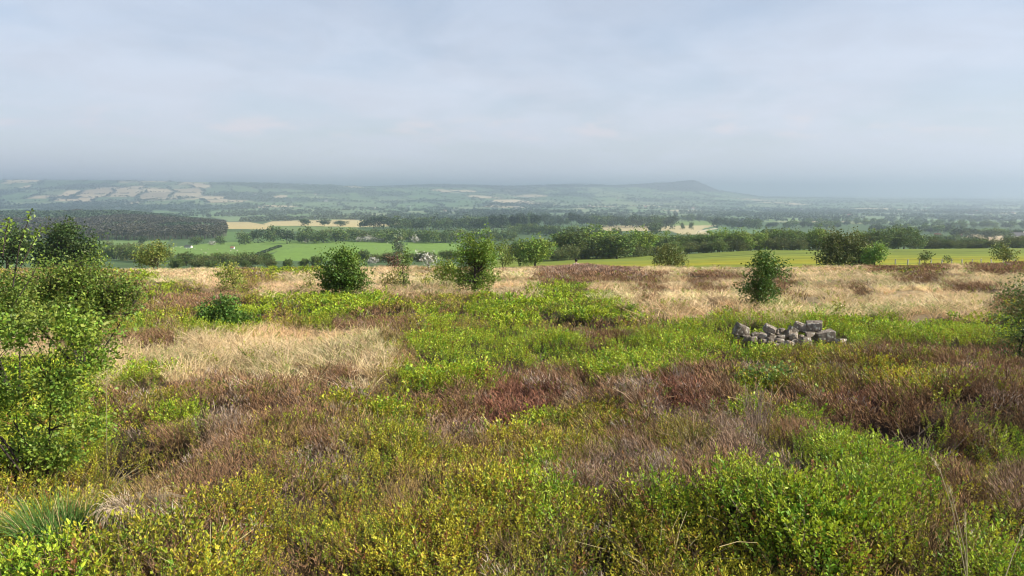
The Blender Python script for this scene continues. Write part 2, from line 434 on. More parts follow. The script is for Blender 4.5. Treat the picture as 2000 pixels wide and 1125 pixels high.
# single bushes that stand out of the cover: (u, v, half width, half height, kind, label)
CLUMPS = [
 (1262, 893, 140, 58, 'H', 'broad grey-purple heather mound in the foreground left of the bright bilberry bush'),
 (1000, 752, 112, 42, 'H', 'reddish heather bush with upright twigs in the middle of the brown heather band'),
 (1378, 738, 62, 44, 'H', 'rounded pinkish-brown heather bush left of the leafy sapling'),
 (862, 815, 62, 36, 'H', 'small grey-brown heather bush ringed by yellow-green bilberry'),
 (500, 785, 115, 40, 'H', 'dark brown heather bush in front of the pale grass patch'),
 (1905, 785, 92, 55, 'H', 'large dark brown heather bush near the right edge'),
 (1640, 822, 100, 46, 'H', 'rusty brown heather bush behind the bright bilberry bush'),
 (522, 928, 58, 26, 'H', 'low mauve-grey heather tuft in the left foreground'),
 (1705, 745, 70, 32, 'H', 'wind-swept reddish heather bush below the stone heap'),
 (765, 630, 36, 11, 'H', 'tiny dark heather patch among the green bilberry behind the pale grass'),
 (1180, 610, 60, 26, 'B', 'smooth green bilberry hump at the edge of the straw grass'),
 (1640, 925, 110, 62, 'B', 'tall bright green bilberry bush in the right foreground'),
 (1100, 940, 90, 42, 'B', 'yellow-green bilberry bush left of the grey-purple heather mound'),
 (335, 785, 60, 34, 'B', 'green bilberry bush beside the dark hollow on the left'),
]
CL_QB = [QB() for _ in CLUMPS]
CAIRN = (1428, 622, 1662, 690)

qbB, qbH, qbG = QB(), QB(), QB()
crng = np.random.default_rng(11)

def scatter(y0, y1, rho, den, T, palette, qb, kind):
    A = 0.74 * (y1 * y1 - y0 * y0) + 2.6 * (y1 - y0)
    n = int(A * rho)
    y = crng.uniform(y0, y1, n); hw = .74 * y + 1.3; wmax = .74 * y1 + 1.3
    keep = crng.random(n) < 1.0
    x = crng.uniform(-1, 1, n) * wmax
    keep = np.abs(x) < hw
    x, y = x[keep], y[keep]
    z = moor(x, y)
    cls = cover_class(x, y, z + .18, crng)
    patch = fbm(x / .45, y / .45, 71, 2)          # gaps and tufts
    dd = den[cls]
    if kind == 'H':
        m2 = fbm(x / .75 + 7, y / .75, 121, 3)
        dd = np.where(cls == 1, .02 + .6 * sstep(.56, .68, m2), np.where(cls == 0, .35 * sstep(.62, .70, m2), dd))
    if kind == 'B':
        m2 = fbm(x / .75 + 7, y / .75, 121, 3)
        dd = np.where(cls == 1, dd * (1 - .6 * sstep(.56, .68, m2)), dd)
    k = crng.random(len(x)) < dd * np.clip(2.4 * (patch - .15), 0.6 if kind == 'H' else .42, 1.25)
    u, v = project(x, y, z + .2)
    inc = (u > CAIRN[0]) & (u < CAIRN[2]) & (v > CAIRN[1]) & (v < CAIRN[3]) & (y > 9.5) & (y < 13.5)
    v0 = project(x, y, z)[1]
    k &= ~((u > CAIRN[0]) & (u < CAIRN[2]) & (np.abs(y - 11.72) < .36))
    k &= ~((((u - 105) / 80) ** 2 + ((v - 1015) / 48) ** 2 < 1) | (((u - 245) / 58) ** 2 + ((v - 1000) / 36) ** 2 < 1))
    low_front = (u > CAIRN[0] - 4) & (u < CAIRN[2] + 4) & (y > 9.9) & (y <= 11.4)
    x, y, z, cls, u, v, low_front = x[k], y[k], z[k], cls[k], u[k], v[k], low_front[k]
    n = len(x)
    if n == 0: return
    hgt = 0.8 + .5 * fbm(x / .8, y / .8, 83, 2) + crng.normal(0, .08, n)
    if kind == 'B':
        hgt *= np.where(cls == 0, 1.12, .95) * (.46 + .85 * patch[k])
        yel = fbm(x / .7, y / .7, 91, 3)
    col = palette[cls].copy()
    hue = fbm(x / .5 + 5, y / .5, 97, 2) - .5
    col *= {'B': 1.2, 'H': 1.18, 'G': 1.06}[kind]
    col *= (1 + .35 * hue + crng.normal(0, .09, n))[:, None]
    if kind == 'B':
        w = np.clip((yel - .45) * 2.5, 0, 1)[:, None] * np.where(cls == 1, .55, .25)[:, None]
        col = col * (1 - w) + np.array([.44, .36, .035]) * w
        br = (crng.random(n) < np.where(cls == 1, .16, .04))[:, None]
        col = np.where(br, np.array([.30, .15, .05]) * crng.uniform(.7, 1.1, (n, 1)), col)
        dk = (crng.random(n) < .26)[:, None]
        col = np.where(dk, col * np.array([.5, .72, .8]), col)
    elif kind == 'H':
        gy = (crng.random(n) < np.where(cls == 4, .20, .05))[:, None]
        col = np.where(gy, np.array([.52, .42, .33]) * crng.uniform(.7, 1.1, (n, 1)), col)
    else:
        gr = (crng.random(n) < .38 * sstep(.42, .7, fbm(x / 2.4, y / 1.6, 14, 3)))[:, None]
        col = np.where(gr, np.array([.34, .40, .13]) * crng.uniform(.7, 1.1, (n, 1)), col)
        bw = fbm(x / 3.0, y / 1.2, 15, 2)[:, None]
        col = col * (.52 + .85 * bw) * np.where(fbm(x / 5, y / 2.2, 19, 2)[:, None] > .55, np.array([.95, .86, .84]), 1.0)
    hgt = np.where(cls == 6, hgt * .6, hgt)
    hgt = np.where(low_front, hgt * .46, hgt)
    if kind == 'G': hgt = np.clip(hgt, .55, 1.12)
    yaw = crng.uniform(0, 6.283, n)
    wind = np.array([-.22, .05]) if kind != 'B' else np.array([0, -.05])
    lean = crng.normal(0, {'B': .34, 'H': .18, 'G': .28}[kind], (n, 2)) + wind
    if kind == 'H':
        lean += np.stack([fbm(x / .7, y / .7, 105, 2) - .5, fbm(x / .7, y / .7, 109, 2) - .5], 1) * .9
    pos = np.stack([x, y, z - .03], 1)
    owner = np.full(n, -1)
    for i, (cu, cv, ru, rv, ck, _) in enumerate(CLUMPS):
        if ck == kind:
            owner[(((u - cu) / ru) ** 2 + ((v - cv) / rv) ** 2 < 1) & (owner < 0)] = i
    var = crng.integers(0, len(T), n)
    for kk in range(len(T)):
        s = (var == kk)
        for ow in np.unique(owner[s]):
            m = s & (owner == ow)
            instance(qb if ow < 0 else CL_QB[ow], T[kk], pos[m], yaw[m], hgt[m], lean[m], col[m])

for (y0, y1, rb, rh, rg, lod) in BANDS:
    scatter(y0, y1, rb, DEN_B, TB[lod], CB, qbB, 'B')
    scatter(y0, y1, rh, DEN_H, TH[lod], CH, qbH, 'H')
    scatter(y0, y1, rg, DEN_G, TG[lod], CG, qbG, 'G')

tag(qbB.build('bilberry_cover', M['bilberry']), 'low green and yellow bilberry carpeting the moor', 'ground cover', None, 'stuff')
tag(qbH.build('heather_cover', M['heather']), 'brown and purple-grey heather spread across the moor', 'ground cover', None, 'stuff')
tag(qbG.build('dry_grass', M['grass']), 'pale straw-coloured moor grass in broad patches', 'grass', None, 'stuff')
for qb, (cu, cv, ru, rv, ck, lab) in zip(CL_QB, CLUMPS):
    if qb.n:
        o = qb.build('heather_bush' if ck == 'H' else 'bilberry_bush', M['heather' if ck == 'H' else 'bilberry'])
        tag(o, lab, 'heather' if ck == 'H' else 'bilberry', 'heather bushes on the moor' if ck == 'H' else 'bilberry bushes on the moor')

# ------------------------------------------------------------------ ground sheets
def grid_quads(nr, nc):
    i = np.arange(nr - 1)[:, None]; j = np.arange(nc - 1)[None]
    a = i * nc + j
    return np.stack([a, a + 1, a + nc + 1, a + nc], 2).reshape(-1, 4)

gx = np.linspace(-52, 52, 360); gy = np.linspace(-14, 63, 300)
GX, GY = np.meshgrid(gx, gy)
GZ = moor(GX, GY)
gcls = cover_class(GX.ravel(), GY.ravel(), GZ.ravel() + .1, crng)
SOIL = np.array([[.05, .055, .015], [.06, .05, .018], [.055, .042, .02], [.055, .036, .025], [.075, .05, .042], [.07, .035, .028], [.02, .017, .012], [.30, .23, .13], [.16, .1, .05], [.13, .08, .065]])  # the hollow's entry is darkened to stand for shade
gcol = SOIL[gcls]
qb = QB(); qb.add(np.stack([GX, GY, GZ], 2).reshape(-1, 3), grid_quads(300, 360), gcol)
tag(qb.build('moor_ground', M['soil'], smooth=True), 'dark peaty ground under the moor plants', 'ground', None, 'structure')

# valley: a fan-shaped grid, fine where the photograph shows it
nc = 1150
cc = np.linspace(-700, 2700, nc)
ys = np.exp(np.concatenate([np.linspace(math.log(57), math.log(600), 130, endpoint=False),
                            np.linspace(math.log(600), math.log(9500), 250, endpoint=False),
                            np.linspace(math.log(9500), math.log(22000), 24)]))
nr = len(ys)
VY = np.repeat(ys[:, None], nc, 1); VX = (cc[None] - 1000) / 1446 * VY
VZ = ground(VX, VY) - .45 * (1 - sstep(58, 66, VY))
vu, vv = project(VX, VY, VZ)

def cells(x, y):
    """an irregular patchwork of fields: id of the field and distance to its edge in metres"""
    a = R(24)
    xx = x * math.cos(a) + y * math.sin(a); yy = -x * math.sin(a) + y * math.cos(a)
    xx = xx + 130 * (fbm(x / 600, y / 600, 201, 2) - .5) * 2
    yy = yy + 130 * (fbm(x / 600, y / 600, 205, 2) - .5) * 2
    H_ = 420.0
    r = np.floor(yy / H_)
    W_ = 170 + 230 * _hash(r.astype(np.int64), r.astype(np.int64) * 0 + 3, 5)
    off = _hash(r.astype(np.int64), r.astype(np.int64) * 0 + 9, 6) * 300
    q = np.floor((xx + off) / W_)
    fx = (xx + off) / W_ - q; fy = yy / H_ - r
    edge = np.minimum(np.minimum(fx, 1 - fx) * W_, np.minimum(fy, 1 - fy) * H_)
    return q.astype(np.int64), r.astype(np.int64), edge

def woodmask(x, y):
    return fbm(x / 520, y / 520, 221, 3)

def inpoly(u, v, poly):
    ins = np.zeros(u.shape, bool)
    n = len(poly)
    for i in range(n):
        x1, y1 = poly[i]; x2, y2 = poly[(i + 1) % n]
        cond = ((y1 > v) != (y2 > v)) & (u < (x2 - x1) * (v - y1) / ((y2 - y1) or 1e-9) + x1)
        ins ^= cond
    return ins

q, r_, edge = cells(VX, VY)
h1 = _hash(q, r_, 11); h2 = _hash(q, r_, 12); h3 = _hash(q, r_, 13)
pal = np.array([[.17, .26, .10], [.20, .28, .12], [.14, .22, .09], [.26, .31, .15], [.16, .23, .11]])
vcol = pal[(h1 * 4.99).astype(int)]
strawp = .07 + .50 * np.exp(-(((vu - 290) / 170) ** 2 + ((vv - 380) / 24) ** 2)) + .28 * np.exp(-(((vu - 1080) / 120) ** 2 + ((vv - 392) / 14) ** 2)) + .25 * np.exp(-(((vu - 930) / 60) ** 2 + ((vv - 371) / 7) ** 2))
vcol = np.where((h2 < strawp)[..., None], np.array([.62, .50, .31]) * (.7 + .5 * h3)[..., None], vcol)
wm = woodmask(VX, VY)
vcol = np.where(((wm > .60) & (VY > 2100))[..., None], np.array([.06, .085, .05]), vcol)
vcol = np.where(((edge < 15) & (VY > 1200))[..., None], np.array([.075, .10, .055]), vcol)
# heathery tops of the ridges
top = (VY > 6300) & (vv < 363 + 5 * fbm(VX / 300, VY / 300, 9, 2) + 9 * sstep(1230, 1340, vu)) & (vu > 730) & (vu < 1440)
vcol = np.where(top[..., None], np.array([.055, .052, .05]), vcol)
top2 = (VY > 6600) & (vu > -50) & (vu < 110) & (vv > 362) & (vv < 376)
vcol = np.where(top2[..., None], np.array([.03, .05, .035]), vcol)
# the nearer, named fields
base_mid = (VY < 2100)
bm = np.array([.075, .12, .045])
vcol = np.where((base_mid & (VY > 57))[..., None], bm * (.8 + .5 * fbm(VX / 40, VY / 40, 33, 3))[..., None], vcol)
def field(poly, col, y0, y1, streak=0.0, seed=1, sx=60, sy=8):
    global vcol
    m = inpoly(vu, vv, poly) & (VY > y0) & (VY < y1)
    c = np.array(col) * (1 - streak + 2 * streak * fbm(VX / sx, VY / sy, seed, 3))[..., None]
    vcol = np.where(m[..., None], c, vcol)
FIELDS = [
 ([(510, 506), (545, 490), (640, 470), (760, 472), (900, 476), (900, 512), (510, 512)], [.165, .265, .05], 380, 840, .12, 2),
 ([(310, 485), (420, 474), (560, 470), (640, 470), (540, 491), (495, 505), (440, 507), (360, 503)], [.165, .26, .055], 380, 1000, .1, 3),
 ([(190, 470), (330, 470), (320, 484), (250, 490), (190, 492)], [.16, .24, .07], 400, 1000, .1, 4),
 ([(440, 452), (560, 456), (560, 470), (430, 472)], [.12, .20, .06], 500, 1300, .1, 5),
 ([(400, 430), (470, 431), (530, 441), (530, 448), (440, 447)], [.52, .42, .2], 900, 2100, .1, 6),
 ([(515, 437), (560, 423), (640, 423), (700, 430), (790, 433), (790, 441), (690, 444), (590, 441), (520, 441)], [.55, .45, .22], 1000, 2150, .08, 7),
 ([(520, 441), (590, 441), (700, 444), (700, 450), (560, 452)], [.16, .22, .07], 900, 2000, .08, 8),
 ([(900, 447), (1000, 446), (1000, 456), (900, 458)], [.14, .22, .07], 700, 1700, .08, 9),
 ([(1050, 442), (1130, 440), (1140, 448), (1060, 449)], [.12, .2, .06], 700, 1800, .1, 10),
 ([(1150, 440), (1300, 441), (1330, 450), (1190, 452)], [.46, .38, .2], 700, 1700, .1, 11),
 ([(1275, 430), (1380, 430), (1400, 440), (1290, 441)], [.17, .25, .06], 900, 2100, .1, 12),
 ([(1290, 441), (1400, 440), (1370, 448), (1390, 458), (1330, 458), (1300, 448)], [.5, .42, .22], 700, 1900, .1, 13),
 ([(1375, 445), (1480, 440), (1500, 455), (1380, 456)], [.12, .2, .08], 700, 1900, .1, 14),
 ([(1480, 428), (1540, 422), (1655, 422), (1640, 427), (1500, 434)], [.2, .28, .1], 1700, 3500, .1, 15),
 ([(1655, 432), (1720, 429), (1740, 435), (1665, 438)], [.28, .3, .12], 1200, 2600, .1, 16),
 ([(1740, 438), (1830, 436), (1830, 446), (1750, 448)], [.17, .25, .1], 900, 2400, .1, 17),
 ([(1860, 471), (1900, 457), (1960, 456), (2010, 462), (2010, 474), (1950, 472), (1900, 470)], [.55, .42, .25], 350, 1200, .08, 18),
 ([(1358, 456), (1362, 452), (1383, 447.3), (1402, 445.2), (1402, 446.8), (1386, 449), (1367, 453.5), (1362, 457)], [.6, .52, .36], 700, 2000, .03, 19),
]
for f in FIELDS:
    field(*f)
# the yellow-green sheep pasture just beyond the brow on the right
m = (VY < 275) & (vu > 960) & (VY > 57) & (vv < 522)
st = fbm(VX / 30, VY / 3.0, 41, 3); st2 = fbm(VX / 60, VY / 9.0, 43, 2)
st2 = sstep(.3, .7, st2); yg = np.array([.37, .35, .025]) * (1 - st2)[..., None] + np.array([.25, .30, .04]) * st2[..., None]
gr = sstep(115, 190, VY)[..., None]
yg = yg * (1 - gr * .85) + np.array([.21, .27, .045]) * gr * .85
vcol = np.where(m[..., None], yg * (.34 + .85 * st)[..., None], vcol)
qb = QB(); qb.add(np.stack([VX, VY, VZ], 2).reshape(-1, 3), grid_quads(nr, nc), vcol.reshape(-1, 3))
tag(qb.build('valley_ground', M['valley'], smooth=True), 'patchwork of fields across the valley and far hills', 'ground', None, 'structure')
ZMIN, ZMAX = float(VZ.min()), float(VZ.max())

# ------------------------------------------------------------------ trees and shrubs
def tube(qb, pts, rad, sides, col):
    pts = [np.asarray(p, float) for p in pts]
    rings = []
    for i, p in enumerate(pts):
        d = unit(pts[min(i + 1, len(pts) - 1)] - pts[max(i - 1, 0)])
        a = unit(np.cross(d, np.array([.31, .77, .21]))); b = np.cross(d, a)
        ang = np.arange(sides) * 2 * math.pi / sides
        rings.append(p + rad[i] * (np.cos(ang)[:, None] * a + np.sin(ang)[:, None] * b))
    v = np.concatenate(rings)
    q = []
    for i in range(len(pts) - 1):
        for j in range(sides):
            k = (j + 1) % sides
            q.append((i * sides + j, i * sides + k, (i + 1) * sides + k, (i + 1) * sides + j))
    qb.add(v, q, np.array(col) * 1.0)

def curve(a, b, sag, n, r, wob=.05):
    a = np.asarray(a, float); b = np.asarray(b, float)
    L = np.linalg.norm(b - a)
    m = (a + b) / 2 + np.array([0, 0, sag * L]) + r.normal(0, wob, 3) * L
    t = np.linspace(0, 1, n)[:, None]
    return list((1 - t) ** 2 * a + 2 * t * (1 - t) * m + t * t * b)

def leaves_at(qb, r, p, d, L, W, col):
    """many leaves at once: p, d (n,3), L (n)"""
    n = len(p)
    d = d / (np.linalg.norm(d, axis=1, keepdims=True) + 1e-9)
    rr = r.normal(0, 1, (n, 3)); rr[:, 2] += .6
    s = np.cross(d, rr); s /= (np.linalg.norm(s, axis=1, keepdims=True) + 1e-9)
    nn = np.cross(s, d)
    L = L[:, None]; Wd = L * W
    m = p + d * L * .46
    v = np.stack([p, m + s * Wd / 2 + nn * Wd * .2, p + d * L, m - s * Wd / 2 + nn * Wd * .2], 1).reshape(-1, 3)
    q = np.arange(4 * n).reshape(-1, 4)
    qb.add(v, q, np.repeat(np.clip(col, 0, 1), 4, 0))

def make_plant(r, lobes, base, n_clump, n_leaf, leaf_len, col, leaf_w=.62, trunk_r=.03, trunk_col=(.09, .07, .055), stems=1,
               sigma=.10, branch_frac=.5, var=.30, shell=.5, blossom=0.0, bl_col=(.75, .74, .66), tip_up=.5, ragged=.06, twig_r=None):
    """lobes: list of (centre xyz, radii xyz); returns (trunk builder, crown builder, blossom builder)"""
    tb, cb, bb = QB(), QB(), QB()
    lobes = [(np.asarray(c, float), np.asarray(rr, float)) for c, rr in lobes]
    wts = np.array([np.prod(rr) ** (2 / 3) for _, rr in lobes]); wts /= wts.sum()
    base = np.asarray(base, float)
    allc = np.array([c for c, _ in lobes])
    ztop = max(c[2] + rr[2] for c, rr in lobes)
    ctr = (allc * wts[:, None]).sum(0)
    size = max(np.max(rr) for _, rr in lobes)
    # stems
    stem_pts = []
    for s in range(stems):
        if stems == 1:
            tgt = np.array([ctr[0], ctr[1], base[2] + (ztop - base[2]) * .82])
            b0 = base
        else:
            c, rr = lobes[r.choice(len(lobes), p=wts)]
            tgt = c + r.normal(0, .35, 3) * rr
            b0 = base + np.array([r.normal(0, trunk_r * 2), r.normal(0, trunk_r * 2), 0])
        pts = curve(b0 - np.array([0, 0, .05 * size]), tgt, .08, 8, r, .07)
        rad = np.linspace(1, .22, 8) * trunk_r * (1 if stems == 1 else .75)
        rad[0] *= 1.35
        tube(tb, pts, rad, 7, trunk_col)
        stem_pts += [(p, ra) for p, ra in zip(pts[2:], rad[2:])]
    SP_ = np.array([p for p, _ in stem_pts]); SR = np.array([a for _, a in stem_pts])
    for i in range(n_clump):
        c, rr = lobes[r.choice(len(lobes), p=wts)]
        dv = r.normal(0, 1, 3); dv /= np.linalg.norm(dv)
        rad = (shell + (1 - shell) * r.random()) if r.random() < .75 else r.random()
        rad *= 1 + .24 * math.sin(dv[0] * 5 + c[0] * 9) + .16 * math.sin(dv[2] * 7 + dv[1] * 4 + c[2] * 5) + r.normal(0, .11)
        out_ = r.random() < ragged
        if out_: rad = r.uniform(1.0, 1.18)
        p = c + dv * rr * rad
        if p[2] < base[2] + .04 * size: p[2] = base[2] + .04 * size + abs(r.normal(0, .1)) * size
        # branch
        bd = np.array([dv[0] * .9, dv[1] * .9, dv[2] * .5 + tip_up])
        if out_ or r.random() < branch_frac:
            low = SP_[:, 2] < p[2] + .1 * size
            dist = np.linalg.norm((SP_ - p) * np.array([1, 1, .7]), axis=1) + np.where(low, 0, size)
            dist = dist * r.uniform(.75, 1.35, len(dist))
            k = int(np.argmin(dist))
            far_ = dist[k] > .75 * size
        else:
            far_ = True
        if not far_:
            pts = curve(SP_[k], p, .10, 5, r, .06)
            r0 = min(SR[k] * .6, trunk_r * .5) if twig_r is None else twig_r
            tube(tb, pts, np.linspace(r0, r0 * .25, 5), 4, trunk_col)
            bd = unit(pts[-1] - pts[-2]) + np.array([0, 0, tip_up * .5])
        bd = unit(bd)
        nl = max(3, int(n_leaf * r.uniform(.6, 1.4) * (.5 if out_ else 1)))
        t = r.random(nl)
        pos = p + bd * (t[:, None] - .35) * sigma * 2.4 + r.normal(0, 1, (nl, 3)) * sigma * (.55 + .35 * (1 - t[:, None]))
        dl = bd * .5 + r.normal(0, .75, (nl, 3)) + np.array([0, 0, -.05])
        k = r.normal(1, var * .6) if True else 1
        cl = np.array(col)[None] * np.array([r.uniform(.82, 1.22), 1, r.uniform(.8, 1.3)]) * np.clip(k, .55, 1.5) * (1 + r.normal(0, var * .5, (nl, 1))) * (1 + r.normal(0, .05, (nl, 3)))
        LL = leaf_len * r.uniform(.65, 1.25, nl)
        if blossom > 0 and r.random() < blossom:
            cl = np.array(bl_col)[None] * (1 + r.normal(0, .08, (nl, 1)))
            leaves_at(bb, r, pos, dl, LL * .9, .9, cl)
        else:
            leaves_at(cb, r, pos, dl, LL, leaf_w, cl)
    return tb, cb, bb

def px_lobes(Y, spec, dy=1.0):
    out = []
    for (u, v, ru, rv) in spec:
        c = at(u, v, Y); k = Y / F
        c[1] += random.uniform(-.3, .3) * ru * k
        out.append((c, np.array([ru * k, .9 * (ru + rv) / 2 * k * dy, rv * k])))
    return out

def shrub(name, label, cat, Y, ub, spec, n_clump, n_leaf, leaf_len, col, seed, group=None, trunk='trunk', ground_fn=moor, **kw):
    r = np.random.default_rng(seed); random.seed(seed)
    xb = x_at(ub, Y)
    zb = float(ground_fn(np.array([xb]), np.array([Y]))[0])
    lobes = px_lobes(Y, spec)
    base = np.array([xb, Y, zb])
    lobes = [(c - base, rr) for c, rr in lobes]
    sig = kw.pop('sigma', None) or .18 * np.mean([min(rr) for _, rr in lobes])
    tb, cb, bb = make_plant(r, lobes, (0, 0, 0), n_clump, n_leaf, leaf_len, col, sigma=sig, **kw)
    root = empty(name, base)
    tb.build(trunk, M['bark'], root, True)
    cb.build('crown', M['leaf'], root)
    if bb.n: bb.build('blossom', M['blossom'], root)
    tag(root, label, cat, group)
    return root

G1 = (.16, .25, .035); G2 = (.10, .18, .035); G3 = (.21, .28, .045); OL = (.115, .15, .045); DK = (.05, .10, .022)

# left edge: the big leafy birch scrub
shrub('birch_shrub', 'leafy bright green birch shrub with dark bent stems filling the lower left edge', 'shrub', 5.0, 45,
      [(40, 650, 50, 34), (150, 655, 58, 46), (190, 705, 28, 34), (110, 745, 56, 36), (15, 775, 50, 40), (125, 795, 56, 20), (50, 880, 75, 30), (120, 895, 40, 20), (185, 838, 38, 13), (140, 620, 40, 28), (-60, 780, 80, 110), (-90, 880, 70, 60)],
      780, 18, .030, (.21, .305, .04), 21, trunk_r=.013, stems=12, sigma=.055, trunk_col=(.045, .035, .03), shell=.3, branch_frac=.3, twig_r=.004)
shrub('birch_shrub', 'tall birch shrub with thin sprigs rising above the valley at the left edge', 'shrub', 7.2, 0,
      [(15, 592, 50, 34), (-60, 560, 60, 60), (60, 615, 46, 26), (14, 548, 22, 20), (0, 645, 70, 30)],
      360, 15, .034, (.21, .285, .05), 22, trunk_r=.016, stems=9, sigma=.06, trunk_col=(.05, .04, .033), shell=.3, twig_r=.005)
shrub('birch_shrub', 'dense rounded green birch shrub behind the leafy left edge shrub', 'shrub', 9.0, 150,
      [(140, 545, 66, 48), (205, 580, 58, 46), (90, 575, 55, 50), (40, 572, 50, 36), (235, 595, 34, 30), (150, 605, 85, 34), (232, 560, 30, 22), (60, 620, 60, 30)],
      940, 16, .035, (.17, .245, .04), 23, trunk_r=.02, stems=10, sigma=.07, trunk_col=(.05, .04, .033), shell=.45, twig_r=.006)

def sprig(label, Y, path, n, L, col, seed, name='birch_sprig'):
    pass

# the thin sprigs at the top of the tall left shrub are long shoots of it: built as one shoot each inside its crown
r = np.random.default_rng(5)
root = [o for o in COL.objects if o.get('label', '').startswith('tall birch shrub')][0]
tbs, cbs = QB(), QB()
rb = np.array(root.location)
for path in ([(25, 560), (38, 480), (52, 440), (62, 408)], [(40, 520), (62, 480), (75, 455), (84, 448)], [(5, 500), (12, 450), (18, 428)], [(30, 590), (62, 540), (78, 508)]):
    pts = [at(u, v, 7.1 + .05 * i) - rb for i, (u, v) in enumerate(path)]
    tube(tbs, pts, np.linspace(.007, .0025, len(pts)), 5, (.05, .04, .033))
    P3 = np.array(pts)
    n = 46
    t = r.random(n) ** .7 * (len(pts) - 1); i = np.minimum(t.astype(int), len(pts) - 2); f = (t - i)[:, None]
    pp = P3[i] * (1 - f) + P3[i + 1] * f + r.normal(0, .018, (n, 3))
    leaves_at(cbs, r, pp, r.normal(0, .8, (n, 3)), .042 * r.uniform(.7, 1.2, n), .62, np.array([.21, .30, .05]) * r.uniform(.75, 1.25, (n, 1)))
tbs.build('shoot', M['bark'], root, True); cbs.build('shoot_leaves', M['leaf'], root)

# saplings and bushes on the moor
shrub('oak_bush', 'dense dark green rounded bush standing in bilberry left of the pale grass', 'bush', 14.5, 437,
      [(437, 606, 34, 26), (418, 624, 34, 18), (455, 624, 36, 18), (484, 632, 22, 10)], 380, 14, .055, (0.120, 0.224, 0.037), 31, trunk_r=.02, stems=3, sigma=.06)
shrub('young_birch', 'light green wispy sapling above the dark rounded bush', 'sapling', 25, 452,
      [(452, 540, 22, 24), (455, 560, 20, 14), (445, 528, 14, 12)], 110, 12, .07, (0.304, 0.364, 0.062), 32, trunk_r=.02, sigma=.09)
shrub('thin_birch', 'thin sparse olive sapling left of the big round bush', 'sapling', 25, 606,
      [(606, 545, 13, 20), (600, 562, 14, 8)], 40, 10, .07, (0.256, 0.294, 0.062), 33, trunk_r=.015, sigma=.09)
shrub('round_bush', 'big round dark green bush in the middle left of the moor', 'bush', 23, 670,
      [(670, 528, 44, 38), (648, 548, 28, 24), (694, 550, 24, 22), (670, 555, 34, 22), (672, 505, 32, 16)], 620, 15, .075, (0.136, 0.224, 0.037), 34, trunk_r=.04, stems=4, sigma=.10)
shrub('young_rowan', 'slender dark green sapling with a leaning top between the round bush and the tallest tree', 'sapling', 25, 790,
      [(789, 508, 14, 20), (785, 535, 12, 14), (788, 555, 13, 10)], 95, 12, .07, (0.160, 0.238, 0.050), 35, trunk_r=.025, sigma=.08)
shrub('low_bush', 'low olive bush at the foot of the slender sapling', 'bush', 24.5, 764,
      [(764, 549, 18, 11)], 50, 11, .07, (0.272, 0.266, 0.075), 36, trunk_r=.015, stems=3, sigma=.09)
shrub('copper_bush', 'small reddish bush behind the slender sapling', 'bush', 46, 772,
      [(772, 510, 11, 10)], 40, 11, .13, (.16, .105, .065), 37, trunk_r=.03, stems=2, sigma=.16)
shrub('hawthorn', 'white blossoming hawthorn with layered branches left of the tallest tree', 'tree', 45, 836,
      [(830, 500, 12, 7), (842, 507, 13, 4), (832, 513, 9, 3), (838, 519, 7, 3)], 36, 9, .10, (0.208, 0.252, 0.062), 38, trunk_r=.04, sigma=.16, blossom=.7)
shrub('leafy_bush', 'medium green bush directly left of the tallest tree', 'bush', 27, 872,
      [(872, 528, 22, 17), (862, 540, 14, 8), (888, 535, 14, 14)], 120, 12, .08, (0.240, 0.322, 0.050), 39, trunk_r=.02, stems=3, sigma=.10)
shrub('young_oak', 'tallest tree on the moor with a full green crown narrowing above its base', 'tree', 24, 932,
      [(925, 482, 36, 28), (935, 508, 40, 20), (948, 495, 24, 20), (912, 500, 20, 20), (928, 540, 40, 18), (955, 545, 18, 12), (935, 560, 26, 10), (908, 545, 16, 12)], 560, 15, .075, (0.200, 0.301, 0.044), 40, trunk_r=.06, sigma=.10, trunk_col=(.06, .05, .04))
shrub('olive_bush', 'small bush right behind the crown of the tallest tree', 'bush', 60, 982,
      [(980, 492, 22, 18), (990, 508, 16, 10)], 110, 12, .15, (0.192, 0.252, 0.050), 41, trunk_r=.05, stems=2, sigma=.2)
shrub('rounded_hawthorn', 'single olive bush on the brow in front of the yellow-green pasture', 'bush', 58, 1308,
      [(1308, 496, 26, 18), (1300, 508, 26, 12), (1322, 508, 20, 12)], 230, 13, .15, (0.160, 0.196, 0.050), 42, trunk_r=.06, stems=2, sigma=.2)
shrub('dark_birch', 'upright dark green bush behind the heap of stones', 'bush', 17.5, 1480,
      [(1487, 530, 32, 32), (1478, 560, 30, 30), (1510, 528, 22, 18), (1490, 505, 18, 14), (1475, 590, 22, 16), (1500, 570, 24, 18)], 430, 15, .056, (0.104, 0.182, 0.035), 43, trunk_r=.03, stems=3, sigma=.07)
shrub('goat_willow', 'large broad olive-green tree on the brow in front of the right pasture', 'tree', 70, 1650,
      [(1640, 485, 44, 26), (1665, 478, 40, 26), (1625, 475, 28, 20), (1690, 495, 26, 16), (1645, 505, 50, 16), (1620, 510, 26, 12), (1680, 512, 28, 12)], 640, 15, .19, (0.136, 0.168, 0.048), 44, trunk_r=.16, stems=3, sigma=.28)
shrub('young_sycamore', 'bright green small tree against the right flank of the large olive tree', 'tree', 66, 1710,
      [(1712, 492, 18, 14), (1702, 504, 18, 9)], 130, 12, .19, (0.208, 0.336, 0.056), 45, trunk_r=.08, stems=2, sigma=.22)
shrub('brow_bush', 'olive bush on the skyline of the brow near the right edge', 'bush', 62, 1962,
      [(1960, 494, 17, 13), (1972, 500, 10, 9)], 90, 12, .16, (0.208, 0.252, 0.062), 46, trunk_r=.05, stems=2, sigma=.2)
shrub('gorse_bush', 'small dark bush behind the fence posts on the brow', 'bush', 66, 1808,
      [(1808, 502, 11, 6)], 36, 11, .16, (0.160, 0.210, 0.056), 47, trunk_r=.04, stems=2, sigma=.18)
